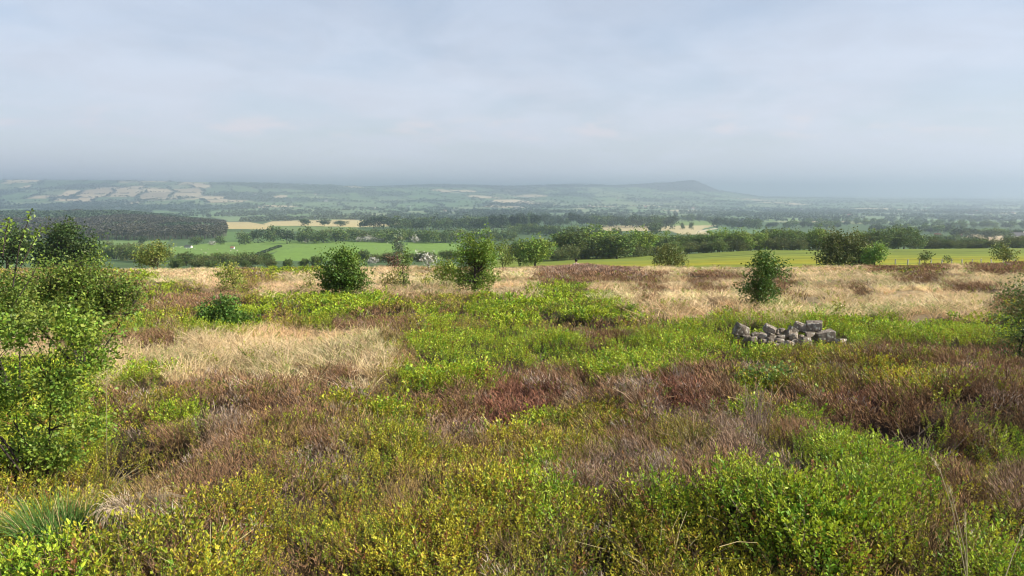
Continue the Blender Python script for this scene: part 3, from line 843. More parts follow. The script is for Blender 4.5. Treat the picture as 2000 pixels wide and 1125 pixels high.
shrub('gorse_bush', 'tiny dark bush between two fence posts near the right edge', 'bush', 66, 1851,
      [(1851, 506, 5, 4)], 16, 9, .14, (0.144, 0.182, 0.056), 48, trunk_r=.03, stems=2, sigma=.14)
shrub('sparse_birch', 'sparse dark birch shrub with open twigs at the right edge', 'shrub', 9.0, 1995,
      [(1990, 575, 34, 36), (2010, 620, 50, 40), (1965, 615, 30, 20), (2000, 665, 48, 34), (1985, 700, 40, 22), (2080, 620, 60, 80)],
      420, 12, .034, (.16, .22, .055), 49, trunk_r=.02, stems=5, sigma=.075, trunk_col=(.04, .032, .028), shell=.35, twig_r=.004)
shrub('birch_seedling', 'leafy seedling with rounded leaves poking out of brown heather below the stone heap', 'sapling', 7.3, 1490,
      [(1485, 745, 36, 20), (1465, 770, 26, 20), (1530, 735, 28, 20), (1500, 780, 26, 12)], 130, 11, .046, (.19, .28, .06), 50, trunk_r=.008, stems=4, sigma=.05, twig_r=.003)
shrub('birch_seedling', 'pale yellow-green seedling in heather above the bright bilberry bush', 'sapling', 6.6, 1575,
      [(1575, 800, 34, 20), (1555, 835, 14, 22), (1598, 795, 20, 14)], 80, 10, .044, (.34, .40, .09), 51, trunk_r=.007, stems=4, sigma=.045, twig_r=.003)
shrub('birch_seedling', 'small leafy seedling in the grass near the straw field edge right of the stones', 'sapling', 14, 1640,
      [(1640, 602, 8, 10)], 14, 8, .05, (0.320, 0.350, 0.062), 52, trunk_r=.006, stems=2, sigma=.05, twig_r=.003)
shrub('birch_seedling', 'small leafy seedling between the white hawthorn and the slender sapling', 'sapling', 26, 832,
      [(832, 545, 11, 8)], 20, 8, .07, (0.320, 0.364, 0.075), 53, trunk_r=.01, stems=2, sigma=.07, twig_r=.004)

# ------------------------------------------------------------------ mid-distance trees: templates of height 1, copied
def unit_tree(kind, seed, ncl, nl, leaf_len, single=False):
    r = np.random.default_rng(seed)
    col = {'oak': (.115, .17, .042), 'ash': (.15, .215, .05), 'dark': (.07, .105, .045), 'bush': (.14, .175, .052), 'lime': (.205, .295, .045),
           'haw': (.14, .18, .06), 'pine': (.05, .08, .04), 'grey': (.22, .28, .16)}[kind]
    if kind in ('oak', 'ash', 'lime', 'dark'):
        lob = [((0, 0, .62), (.34, .34, .36))] + [((math.cos(a) * .26 * r.uniform(.8, 1.3), math.sin(a) * .26 * r.uniform(.8, 1.3), r.uniform(.25, .74)), (.24, .24, .21)) for a in np.linspace(0, 5.6, 8)]
    elif kind in ('bush', 'haw'):
        lob = [((0, 0, .5), (.5, .5, .48))] + [((math.cos(a) * .32, math.sin(a) * .32, r.uniform(.3, .62)), (.3, .3, .28)) for a in np.linspace(0, 5.2, 5)]
    elif kind == 'grey':
        lob = [((0, 0, .62), (.26, .26, .36)), ((.1, 0, .4), (.22, .22, .2)), ((-.08, .05, .75), (.2, .2, .2))]
    else:
        lob = [((0, 0, .78), (.22, .22, .2)), ((.1, .05, .62), (.17, .17, .12)), ((-.1, -.04, .66), (.17, .17, .12)), ((.02, 0, .9), (.12, .12, .1))]
    tb, cb, bb = make_plant(r, lob, (0, 0, 0), ncl, nl, leaf_len, col, trunk_r=.024 if kind not in ('bush', 'haw') else .02, sigma=.075 if single else .055,
                            branch_frac=.22, var=.3, shell=.6, blossom=.75 if kind == 'haw' else 0, bl_col=(.62, .6, .54), leaf_w=.75, trunk_col=(.10, .085, .07), ragged=0 if single else .02)
    if single:
        q = QB()
        for b in (tb, cb, bb):
            if b.n: q.add(*b.arrays())
        return (q.mesh('tree', M['crown']),)
    return (tb.mesh('trunk', M['bark'], True), cb.mesh('crown', M['crown'])) + ((bb.mesh('blossom', M['blossom']),) if bb.n else ())

NEAR_T = {k: [unit_tree(k, 300 + 10 * i + s, 420, 13, .06) for s in range(3)] for i, k in enumerate(['oak', 'ash', 'bush', 'lime'])}
NEAR_T['grey'] = [unit_tree('grey', 380, 130, 10, .06)]
FAR_T = {k: [unit_tree(k, 400 + 10 * i + s, 110, 8, .11, True) for s in range(3)] for i, k in enumerate(['oak', 'ash', 'dark', 'bush', 'haw', 'pine'])}
trng = np.random.default_rng(77)

def place_tree(kind, u, Y, h, label, group, name, near, wx=1.0, cat='tree', sink=.0):
    x = x_at(u, Y); z = float(ground(np.array([x]), np.array([Y]))[0]) - sink
    if near:
        T = NEAR_T[kind][trng.integers(len(NEAR_T[kind]))]
        root = empty(name, (x, Y, z))
        for nm, me in zip(('trunk', 'crown', 'blossom'), T):
            o = bpy.data.objects.new(nm, me); COL.objects.link(o); o.parent = root
    else:
        T = FAR_T[kind][trng.integers(len(FAR_T[kind]))]
        root = bpy.data.objects.new(name, T[0]); COL.objects.link(root); root.location = (x, Y, z)
    root.rotation_euler = (0, 0, trng.uniform(0, 6.28))
    s = h * trng.uniform(.95, 1.05)
    root.scale = (s * wx, s * wx, s)
    return tag(root, label, cat, group)

def row(kinds, u0, u1, y0, y1, n, h0, h1, label, group, name, near, wx=(.9, 1.3), cat='tree', ju=.4, jy=.05):
    for i in range(n):
        t = (i + .5) / n
        u = u0 + (u1 - u0) * (t + trng.uniform(-ju, ju) / n)
        Y = (y0 + (y1 - y0) * t) * (1 + trng.uniform(-jy, jy))
        place_tree(kinds[trng.integers(len(kinds))], u, Y, trng.uniform(h0, h1), label, group, name, near, trng.uniform(*wx), cat)

# the two big dark trees on the left, just below the brow
def tree_px(kind, u, Y, vtop, width_px, label, name, cat='tree', near=True):
    x = x_at(u, Y); z = float(ground(np.array([x]), np.array([Y]))[0])
    h = ZC + float(slope_of(vtop)) * Y - z
    w = width_px / F * Y / .92
    o = place_tree(kind, u, Y, h, label, None, name, near, 1.0, cat)
    o.scale = (w, w, h)
    return o

shrub('old_oak', 'dark spreading oak with a domed crown rising beyond the left shrubs', 'tree', 75, 130,
      [(135, 470, 46, 30), (105, 490, 36, 26), (165, 490, 30, 24), (130, 452, 30, 16), (120, 512, 50, 22), (92, 505, 24, 20), (170, 505, 24, 16)], 640, 16, .26, (.075, .12, .03), 61, trunk_r=.22, stems=2, sigma=.32, ground_fn=ground)
shrub('old_oak', 'dark tree at the far left edge half hidden by birch sprigs', 'tree', 72, 20,
      [(25, 470, 40, 34), (-10, 490, 50, 40), (40, 495, 26, 24)], 300, 15, .26, (0.080, 0.133, 0.035), 62, trunk_r=.2, stems=2, sigma=.32, ground_fn=ground)
shrub('hazel_bush', 'rounded light green tree on the brow left of the dry grass', 'tree', 56, 298,
      [(298, 498, 29, 20), (290, 508, 28, 12), (308, 488, 18, 12)], 220, 13, .15, (0.240, 0.294, 0.062), 63, trunk_r=.07, stems=2, sigma=.2, ground_fn=ground)

row(['oak', 'ash', 'bush'], 345, 520, 280, 250, 11, 3.8, 5.4, 'dark green tree in the row just beyond the left brow', 'trees just beyond the left brow', 'broadleaf_tree', True)
row(['bush', 'oak'], 340, 640, 215, 215, 9, 2.4, 3.6, 'low bushy tree half hidden behind the left brow', 'bushy trees half hidden by the left brow', 'bushy_tree', True)
row(['oak', 'ash', 'bush'], 180, 330, 450, 330, 10, 6, 9, 'blue-green tree in the clump under the plantation', 'trees in the clump under the plantation', 'broadleaf_tree', True)
row(['bush', 'ash'], 200, 330, 560, 620, 6, 5, 8, 'pale green tree at the lower edge of the plantation', 'pale trees along the plantation edge', 'edge_tree', False)
tree_px('dark', 281, 700, 462, 16, 'very dark lone tree at the foot of the plantation', 'dark_tree', near=False)
tree_px('oak', 385, 720, 462, 24, 'round dark tree in the green field beside the farm sheds', 'broadleaf_tree', near=False)
tree_px('oak', 432, 720, 461, 18, 'round dark tree at the right corner of the plantation', 'broadleaf_tree', near=False)
tree_px('haw', 416, 700, 470, 10, 'white blossoming hawthorn in the left green field', 'hawthorn', near=False)
for i, (u, Y, vt, w, lab) in enumerate([(480, 690, 455, 24, 'dark tree left of the pale field gateway'), (505, 740, 448, 30, 'tall dark tree at the left end of the field hedge'), (535, 760, 441, 30, 'dark round tree above the left end of the field hedge'),
        (562, 700, 448, 36, 'broad dark oak in the corner of the big green field'), (600, 760, 443, 30, 'dark oak in the hedge above the big green field')]):
    tree_px(['oak', 'dark', 'oak', 'dark', 'oak'][i], u, Y, vt, w, lab, 'broadleaf_tree', near=False)
row(['oak', 'ash', 'bush', 'oak'], 590, 905, 730, 720, 30, 9, 13, 'green tree in the long hedge above the big green field', 'trees in the hedge above the big green field', 'hedge_tree', False, (1.0, 1.4))
row(['oak', 'bush'], 470, 760, 860, 850, 14, 7, 11, 'blue-green tree in the second hedge behind the big green field', 'trees in the second hedge behind the big green field', 'hedge_tree', False, (1.0, 1.4))
for u, h, lab in [(702, 5.5, 'leftmost white hawthorn along the field hedge'), (718, 6.5, 'tallest white hawthorn along the field hedge'), (727, 5.5, 'white hawthorn right beside the tallest one in the hedge'), (735, 6, 'narrow white hawthorn fourth along the field hedge'), (746, 4.5, 'smallest white hawthorn in the field hedge'), (811, 6.5, 'lone white hawthorn in the hedge left of the tallest tree')]:
    place_tree('haw', u, 700, h, lab, 'hawthorns along the field hedge', 'hawthorn', False, 1.0)
place_tree('haw', 602, 712, 6, 'faintly white hawthorn at the left part of the field hedge', 'hawthorns along the field hedge', 'hawthorn', False, 1.2)
tree_px('grey', 778, 240, 456, 42, 'pale grey-green willow standing in front of the big green field', 'willow', near=True)
row(['bush', 'oak'], 700, 900, 300, 300, 9, 3.5, 5.5, 'dark bush along the lower edge of the big green field', 'bushes along the lower edge of the big green field', 'hedge_bush', True, (1.1, 1.5))
place_tree('haw', 729, 280, 2.6, 'white hawthorn bush at the lower edge of the big green field', None, 'hawthorn', False, 1.3)
for u, vt, w, lab in [(598, 427, 20, 'left dark dome-shaped oak on the pale field'), (635, 428, 23, 'middle dark dome-shaped oak on the pale field'), (667, 431, 24, 'right dark oak on the pale field')]:
    tree_px('dark', u, 1350, vt, w, lab, 'field_oak', near=False)
for u, vt, w, lab in [(715, 425, 24, 'leftmost tree of the dark copse'), (731, 422, 28, 'left centre tree of the dark copse'), (750, 421, 30, 'tallest domed tree of the dark copse'), (763, 427, 20, 'right tree of the dark copse')]:
    tree_px('dark', u, 1250, vt, w, lab, 'copse_tree', near=False)
row(['oak', 'dark', 'oak'], 775, 1010, 1150, 1250, 22, 17, 25, 'large bluish-green tree in the wood right of the dark copse', 'trees in the wood right of the dark copse', 'wood_tree', False, (.9, 1.2))
row(['oak', 'ash'], 880, 1010, 800, 780, 10, 8, 12, 'green tree behind the crown of the tallest moor tree', 'trees behind the tallest moor tree', 'broadleaf_tree', False, (1.0, 1.4))
row(['dark', 'oak', 'pine'], 1000, 1130, 1450, 1500, 13, 17, 26, 'dark tall tree in the parkland row left of the dark wood', 'tall parkland trees', 'parkland_tree', False, (.8, 1.1))
row(['pine'], 960, 1060, 1150, 1180, 7, 20, 25, 'tall bare-stemmed pine above the middle wood', 'tall pines above the middle wood', 'pine_tree', False, (.7, .9))
row(['oak', 'ash', 'oak'], 1000, 1170, 1000, 900, 18, 10, 16, 'green tree in the middle belt below the parkland row', 'trees in the middle belt below the parkland row', 'broadleaf_tree', False, (.9, 1.3))
row(['dark', 'oak'], 1130, 1310, 1500, 1350, 20, 17, 25, 'dark tree in the wood above the pale right-hand fields', 'trees in the dark wood above the pale fields', 'wood_tree', False, (1.0, 1.3))
row(['oak', 'dark'], 1315, 1440, 2000, 1900, 12, 12, 19, 'dark tree in the hedge by the curving lane', 'trees by the curving lane', 'hedge_tree', False, (.9, 1.3))
row(['oak', 'dark'], 1395, 1480, 1450, 1350, 9, 13, 21, 'dark oak in the clump right of the curving lane', 'oaks right of the curving lane', 'broadleaf_tree', False, (1.0, 1.3))
for u, Y, vt, w, lab in [(1331, 1250, 434, 8, 'small lone tree in the right-hand pale green field'), (1348, 1250, 433, 9, 'second small lone tree in the right-hand pale green field'), (1278, 900, 433, 26, 'bushy tree standing below the dark wood'), (1205, 760, 443, 22, 'round tree left of the pale field edge')]:
    tree_px('oak', u, Y, vt, w, lab, 'lone_tree', near=False)
# the belt behind the yellow-green pasture
for u, Y, vt, w, kd, lab in [(1045, 150, 462, 60, 'lime', 'light green domed tree at the left end of the pasture tree belt'), (1015, 165, 470, 50, 'oak', 'olive tree behind the left end of the pasture tree belt'),
        (1125, 235, 450, 85, 'oak', 'dark green sloping tree near the left of the pasture tree belt'), (1165, 240, 446, 75, 'lime', 'tallest light green tree in the pasture tree belt'),
        (1205, 225, 456, 70, 'ash', 'green tree right of the tallest tree in the belt'), (1247, 250, 447, 55, 'lime', 'pointed bright green tree in the middle of the pasture belt')]:
    tree_px(kd, u, Y, vt, w, lab, 'belt_tree')
row(['bush', 'ash', 'bush'], 1060, 1330, 225, 262, 15, 3.5, 5, 'low olive bush in front of the pasture tree belt', 'low bushes in front of the pasture tree belt', 'belt_bush', True, (1.0, 1.5), 'bush')
row(['ash', 'oak', 'lime'], 1270, 1600, 290, 272, 24, 6.5, 8.6, 'green tree in the long belt behind the pasture', 'trees in the long belt behind the pasture', 'belt_tree', True, (1.0, 1.3))
row(['bush', 'ash'], 1340, 1610, 268, 266, 15, 4, 5.5, 'low bush along the front of the long tree belt', 'low bushes along the long tree belt', 'belt_bush', True, (1.0, 1.5), 'bush')
row(['ash', 'oak', 'lime'], 1690, 1785, 285, 285, 8, 6.5, 9, 'green tree in the belt right of the large olive tree', 'belt trees right of the large olive tree', 'belt_tree', True, (1.0, 1.3))
row(['bush', 'oak'], 1785, 2010, 300, 300, 17, 3.0, 5.0, 'low dark bush in the hedge behind the right end of the pasture', 'bushes in the hedge at the right end of the pasture', 'hedge_bush', True, (1.0, 1.4), 'bush')
tree_px('oak', 1820, 330, 460, 26, 'bluish tree above the hedge right of the tree belt', 'broadleaf_tree')
tree_px('grey', 1970, 330, 455, 34, 'pale wispy tree above the hedge near the right edge', 'willow')
tree_px('oak', 1905, 310, 465, 40, 'round dark green tree in the hedge below the pale right field', 'broadleaf_tree')
# hedgerow trees down in the right-hand valley
for (u0, u1, y0, y1, n, h0, h1) in [(1490, 1640, 1500, 1400, 14, 10, 16), (1560, 1760, 1750, 1650, 14, 10, 16), (1700, 1860, 1150, 1050, 13, 9, 14), (1850, 2010, 850, 780, 11, 9, 13), (1760, 2010, 1500, 1400, 16, 10, 16), (1640, 2010, 2100, 2050, 20, 10, 15), (1780, 1900, 620, 600, 8, 7, 10)]:
    row(['oak', 'dark', 'ash'], u0, u1, y0, y1, n, h0, h1, 'hazy blue-green tree in the hedges of the right-hand valley', 'hedgerow trees in the right-hand valley', 'valley_tree', False, (1.0, 1.5))

# ------------------------------------------------------------------ far woods: one mass each
def cone_tree(seed):
    random.seed(seed); tp = TP()
    ribbon(tp, [np.array([0, 0, 0.]), np.array([0, 0, .75])], .05, .02, (.10, .07, .06), 0.0)
    for k in range(22):
        f = random.random() ** .8
        z = .42 + .55 * f; rr = .24 * (1.15 - f) * random.uniform(.5, 1.1); a = random.uniform(0, 6.28)
        p = np.array([math.cos(a) * rr * .4, math.sin(a) * rr * .4, z])
        d = np.array([math.cos(a), math.sin(a), random.uniform(-.3, .5)])
        leaf(tp, p, d, .2 * random.uniform(.7, 1.2), .16, tuple(jit(.3)))
    return tp.fin()
def blob_tree(seed, n=12):
    random.seed(seed); tp = TP()
    for k in range(n):
        a = random.uniform(0, 6.28); el = random.uniform(-.3, 1.4); rr = random.uniform(.2, .45)
        p = np.array([math.cos(a) * math.cos(el) * rr, math.sin(a) * math.cos(el) * rr, .45 + math.sin(el) * rr])
        d = np.array([random.gauss(0, 1), random.gauss(0, 1), random.gauss(0, .6)])
        leaf(tp, p - unit(d) * .22, d, .5, .42, tuple(jit(.3)))
    return tp.fin()
CT = [cone_tree(i) for i in range(5)]; BT = [blob_tree(20 + i) for i in range(6)]
frng = np.random.default_rng(99)
# conifer plantation on the left
n = 26000
y = np.sqrt(frng.uniform(790 ** 2, 1780 ** 2, n)); c = frng.uniform(-330, 470, n); x = (c - 1000) / 1446 * y
edge_c = np.interp(y, [790, 870, 1000, 1200, 1500, 1780], [250, 437, 446, 442, 440, 430]) + 12 * (fbm(x / 30, y / 30, 7, 2) - .5)
front = np.interp(c, [-330, 150, 250, 330, 400, 440], [830, 830, 845, 850, 860, 890]) + 40 * (fbm(x / 60, y / 60, 8, 2) - .5)
k = (c < edge_c) & (y > front) & (frng.random(n) < .9)
x, y = x[k], y[k]; n = len(x); z = ground(x, y)
mixed = fbm(x / 90, y / 140, 12, 2) + .55 * sstep(1150, 1600, y)
green = mixed > .72
hh = frng.uniform(8, 11.5, n) * (.8 + .4 * fbm(x / 70, y / 70, 18, 2)) * np.where(green, .85, 1)
col = np.where(green[:, None], np.array([.078, .118, .055]), np.array([.10, .096, .068])) * frng.uniform(.7, 1.35, (n, 1))
qb = QB()
for kk in range(5):
    s = (frng.integers(0, 5, n) == kk) if kk < 4 else None
var = frng.integers(0, 5, n)
for kk in range(5):
    s = (var == kk) & ~green
    instance(qb, CT[kk], np.stack([x, y, z], 1)[s], frng.uniform(0, 6.28, s.sum()), hh[s], np.zeros((s.sum(), 2)), col[s])
    s = (var == kk) & green
    instance(qb, BT[kk], np.stack([x, y, z], 1)[s], frng.uniform(0, 6.28, s.sum()), hh[s], np.zeros((s.sum(), 2)), col[s])
tag(qb.build('plantation_woods', M['crown']), 'dark brownish-green plantation wood covering the slope on the left', 'woodland', None, 'stuff')

# hedges and woods over the far valley and hills
def far_pts(n, y0, y1):
    y = np.exp(frng.uniform(math.log(y0), math.log(y1), n)); c = frng.uniform(-150, 2150, n)
    return (c - 1000) / 1446 * y, y, c
x, y, c = far_pts(420000, 2000, 8600)
q, r_, e = cells(x, y)
wm = woodmask(x, y)
hedge = (e < 11) & (vnoise(x / 55, y / 55, 61) > .36)
wood = (wm > .60) & (frng.random(len(x)) < .30)
lone = (frng.random(len(x)) < .004)
k = hedge | wood | lone
u_, v_ = project(x, y, ground(x, y))
k &= ~((c < 470) & (y < 2600))
for f in FIELDS[14:17]:
    k &= ~inpoly(u_, v_ + 1.0, f[0])
x, y = x[k], y[k]
if len(x) > 26000:
    s = frng.choice(len(x), 26000, replace=False); x, y = x[s], y[s]
n = len(x); z = ground(x, y) - .4
hh = frng.uniform(6, 13, n)
col = np.array([.085, .12, .065]) * frng.uniform(.7, 1.3, (n, 1))
qb = QB(); var = frng.integers(0, 6, n)
for kk in range(6):
    s = var == kk
    instance(qb, BT[kk], np.stack([x, y, z], 1)[s], frng.uniform(0, 6.28, s.sum()), hh[s] * 1.15, np.zeros((s.sum(), 2)), col[s])
# trees along the ridge tops
c = frng.uniform(740, 1180, 900); y = frng.uniform(7700, 8050, 900); x = (c - 1000) / 1446 * y
z = ground(x, y); n = 900
for kk in range(6):
    s = np.arange(n) % 6 == kk
    instance(qb, BT[kk], np.stack([x, y, z], 1)[s], frng.uniform(0, 6.28, s.sum()), frng.uniform(8, 14, s.sum()), np.zeros((s.sum(), 2)), np.tile([.05, .07, .04], (s.sum(), 1)))
tag(qb.build('hedges_and_woods', M['crown']), 'bluish hedges and woods scattered over the far hills', 'woodland', None, 'stuff')

# clipped hedge line between the two green fields, seen end on
qb = QB()
n = 420
t = frng.random(n); uu = 500 + 48 * t; yy = 470 + 150 * t
xx = x_at(uu, yy) + frng.normal(0, .5, n); zz = ground(xx, yy)
for kk in range(6):
    s = np.arange(n) % 6 == kk
    instance(qb, BT[kk], np.stack([xx, yy, zz], 1)[s], frng.uniform(0, 6.28, s.sum()), frng.uniform(1.6, 2.4, s.sum()), np.zeros((s.sum(), 2)), np.array([.06, .09, .04]) * frng.uniform(.7, 1.3, (s.sum(), 1)))
tag(qb.build('field_hedge', M['crown']), 'thin dark hedge running up between the two green fields', 'hedge')

# ------------------------------------------------------------------ stones of the heap
def stone_mat():
    m = bpy.data.materials.new('lichened_gritstone'); m.use_nodes = True
    nt = m.node_tree; pr = nt.nodes['Principled BSDF']
    tc = nt.nodes.new('ShaderNodeTexCoord'); oi = nt.nodes.new('ShaderNodeObjectInfo')
    n1 = nt.nodes.new('ShaderNodeTexNoise'); n1.inputs['Scale'].default_value = 9; n1.inputs['Detail'].default_value = 8
    n2 = nt.nodes.new('ShaderNodeTexNoise'); n2.inputs['Scale'].default_value = 26; n2.inputs['Detail'].default_value = 3
    for n_ in (n1, n2): nt.links.new(tc.outputs['Object'], n_.inputs['Vector'])
    r1 = nt.nodes.new('ShaderNodeValToRGB')
    r1.color_ramp.elements[0].position = .3; r1.color_ramp.elements[0].color = (.12, .097, .076, 1)
    r1.color_ramp.elements[1].position = .7; r1.color_ramp.elements[1].color = (.36, .30, .235, 1)
    nt.links.new(n1.outputs[0], r1.inputs[0])
    r2 = nt.nodes.new('ShaderNodeValToRGB')
    r2.color_ramp.elements[0].position = .57; r2.color_ramp.elements[0].color = (0, 0, 0, 1)
    r2.color_ramp.elements[1].position = .64; r2.color_ramp.elements[1].color = (1, 1, 1, 1)
    nt.links.new(n2.outputs[0], r2.inputs[0])
    mx = nt.nodes.new('ShaderNodeMix'); mx.data_type = 'RGBA'
    nt.links.new(r2.outputs[0], mx.inputs[0]); nt.links.new(r1.outputs[0], mx.inputs[6]); mx.inputs[7].default_value = (.60, .57, .47, 1)
    hs = nt.nodes.new('ShaderNodeHueSaturation')
    mr = nt.nodes.new('ShaderNodeMapRange'); mr.inputs[3].default_value = .7; mr.inputs[4].default_value = 1.25
    nt.links.new(oi.outputs['Random'], mr.inputs[0]); nt.links.new(mr.outputs[0], hs.inputs['Value'])
    nt.links.new(mx.outputs[2], hs.inputs['Color']); nt.links.new(hs.outputs[0], pr.inputs['Base Color'])
    pr.inputs['Roughness'].default_value = .92; pr.inputs['Specular IOR Level'].default_value = .15
    bp = nt.nodes.new('ShaderNodeBump'); bp.inputs['Strength'].default_value = .6; bp.inputs['Distance'].default_value = .02
    nt.links.new(n1.outputs[0], bp.inputs['Height']); nt.links.new(bp.outputs[0], pr.inputs['Normal'])
    return m
M['stone'] = stone_mat()

def stone(u0, v0, u1, v1, Y, label, seed, depth=1.0, rot=0.0):
    rs = random.Random(seed)
    k = Y / F; w = (u1 - u0) * k; h = (v1 - v0) * k / .97; d = min(w, h) * depth * .95 + .02
    bm = bmesh.new()
    for sx in (-1, 1):
        for sy in (-1, 1):
            for sz in (-1, 1):
                bm.verts.new((sx * w / 2 * rs.uniform(.52, 1.0), sy * d / 2 * rs.uniform(.5, 1), sz * h / 2 * rs.uniform(.52, 1.0)))
    for _ in range(4):
        a = rs.uniform(0, 6.28); e = rs.uniform(-1, 1)
        bm.verts.new((math.cos(a) * w * .5 * rs.uniform(.8, 1), math.sin(a) * d * .5 * rs.uniform(.8, 1.05), e * h * .46))
    res = bmesh.ops.convex_hull(bm, input=list(bm.verts))
    bmesh.ops.delete(bm, geom=list({g for g in res['geom_interior'] + res['geom_unused'] if isinstance(g, bmesh.types.BMVert)}), context='VERTS')
    bmesh.ops.bevel(bm, geom=list(bm.edges), offset=min(w, h, d) * .03, segments=1, affect='EDGES', profile=.6)
    bmesh.ops.triangulate(bm, faces=list(bm.faces))
    bmesh.ops.subdivide_edges(bm, edges=list(bm.edges), cuts=1, use_grid_fill=True)
    for v in bm.verts:
        v.co += Vector((rs.gauss(0, 1), rs.gauss(0, 1), rs.gauss(0, 1))) * min(w, h) * .012
    bmesh.ops.recalc_face_normals(bm, faces=list(bm.faces))
    me = bpy.data.meshes.new('stone'); bm.to_mesh(me); bm.free()
    me.materials.append(M['stone'])
    o = bpy.data.objects.new('stone', me); COL.objects.link(o)
    o.location = at((u0 + u1) / 2, (v0 + v1) / 2, Y); o.rotation_euler = (rs.uniform(-.12, .12), R(rot), rs.uniform(-.5, .5))
    return tag(o, label, 'stone', 'stones of the heap')

ST = [((220, 205, 440, 400), 'pale tall slab leaning at the left end of the stone heap', 18), ((595, 235, 790, 335), 'flat pale stone on top at the left of the stone heap', 22),
      ((985, 175, 1190, 330), 'dark-sided stone on top of the heap left of the lichen-covered block', 12), ((1150, 175, 1365, 325), 'square block speckled with white lichen crowning the stone heap', 0),
      ((1250, 300, 1570, 445), 'long pale lichened slab at the right of the stone heap', -8), ((1540, 398, 1700, 495), 'low grey stone right of the long pale slab', 8),
      ((1570, 485, 1725, 575), 'outlying pale stone at the lower right end of the heap', -5), ((875, 285, 975, 415), 'narrow upright stone in the middle of the heap', 10),
      ((925, 255, 1055, 345), 'slanting pale stone left below the dark-sided top stone', 30), ((945, 335, 1065, 435), 'rounded grey stone in the centre of the heap', 0),
      ((1085, 385, 1235, 475), 'wide grey stone left below the long pale slab', 6), ((1155, 318, 1275, 392), 'yellow-brown lichened stone wedged under the crowning block', 0),
      ((975, 415, 1125, 520), 'warm brown stone low in the middle of the heap', -6), ((885, 440, 1000, 525), 'pale angular stone at the front of the heap', 14),
      ((795, 440, 915, 535), 'light stone at the front left of the heap', -12), ((755, 408, 885, 452), 'flat thin stone above the light front stone', 8),
      ((780, 360, 885, 408), 'flat grey stone left of the narrow upright stone', -10), ((630, 325, 765, 445), 'brown lichened stone left of the heap centre', 25),
      ((535, 330, 660, 402), 'grey flat stone between the leaning slab and the heap centre', 10), ((430, 325, 560, 420), 'low grey-brown stone right of the leaning slab', -8),
      ((415, 380, 535, 445), 'small dark stone below the low grey-brown stone', 0), ((335, 365, 430, 445), 'stone tucked under the leaning slab', 0),
      ((735, 290, 855, 362), 'brown stone behind the flat grey stone', 20), ((800, 275, 880, 325), 'small stone on top left of the slanting pale stone', 0),
      ((655, 440, 745, 545), 'dark shaded stone at the lower left front of the heap', 0), ((725, 455, 805, 525), 'small dark stone beside the light front stone', 5),
      ((830, 508, 895, 560), 'small pale stone at the very bottom front of the heap', 0), ((228, 360, 305, 412), 'small stone at the foot of the leaning slab', 0),
      ((640, 400, 745, 462), 'lichen-spotted stone below the brown lichened stone', 10), ((1055, 358, 1135, 412), 'small pale stone right of the rounded grey stone', 0),
      ((1100, 455, 1240, 520), 'low grey stone at the front right below the wide grey stone', 0), ((560, 405, 660, 470), 'half buried grey stone at the left front of the heap', 0)]
for i, ((a, b, c_, d_), lab, rt) in enumerate(ST):
    u0, u1, v0, v1 = 1400 + a * .15, 1400 + c_ * .15, 600 + b * .15, 600 + d_ * .15
    g = .7
    vm = (v0 + v1) / 2
    stone(u0 - g, v0 - g * .6, u1 + g, v1 + g, 11.75 - .011 * (vm - 655) + .05 * ((i * 7) % 5 - 2) / 2, lab, 600 + i, rot=rt)

# ------------------------------------------------------------------ grass tussocks and stalks that stand apart
def blades(qb, r, centre, n, spread, h, w, col, lean_dir=(0, 0), lean=.4, droop=.2, segs=5, var=.15):
    for i in range(n):
        a = r.uniform(0, 6.283); rr = spread * math.sqrt(r.random())
        b = np.array(centre) + np.array([math.cos(a) * rr, math.sin(a) * rr * .7, 0])
        out = np.array([math.cos(a), math.sin(a), 0]) * r.uniform(.2, 1) * lean + np.array([lean_dir[0], lean_dir[1], 0]) + np.append(r.normal(0, .15, 2), 0)
        hh = h * r.uniform(.6, 1.1); dr = droop * r.uniform(.3, 1.2)
        pts = [b + out * hh * (k / segs) ** 1.5 + np.array([0, 0, hh * (k / segs) - dr * hh * (k / segs) ** 3 * 1.6]) for k in range(segs + 1)]
        rad = np.linspace(w, w * .35, segs + 1)
        tube(qb, pts, rad, 3, (np.array((.5, .42, .2)) if r.random() < .14 else np.array(col)) * r.uniform(1 - var, 1 + var))

r = np.random.default_rng(41)
c0 = at(105, 1055, 3.55); c0[2] = float(moor(np.array([c0[0]]), np.array([c0[1]]))[0]) + .08
qb = QB(); blades(qb, r, (0, 0, 0), 330, .17, .29, .0023, (.11, .22, .045), (-.10, 0), .5, .2, 5, .35)
o = qb.build('rush_tussock', M['grass']); o.location = c0
tag(o, 'fresh green rush tussock at the lower left of the picture', 'grass tussock')
c1 = at(262, 1048, 3.6); c1[2] = float(moor(np.array([c1[0]]), np.array([c1[1]]))[0]) + .12
qb = QB(); blades(qb, r, (0, 0, 0), 300, .13, .19, .0022, (.74, .60, .42), (.22, -.12), 1.0, .95, 8)
o = qb.build('dead_tussock', M['grass']); o.location = c1
tag(o, 'bleached dead grass tussock drooping beside the green rush tussock', 'grass tussock')

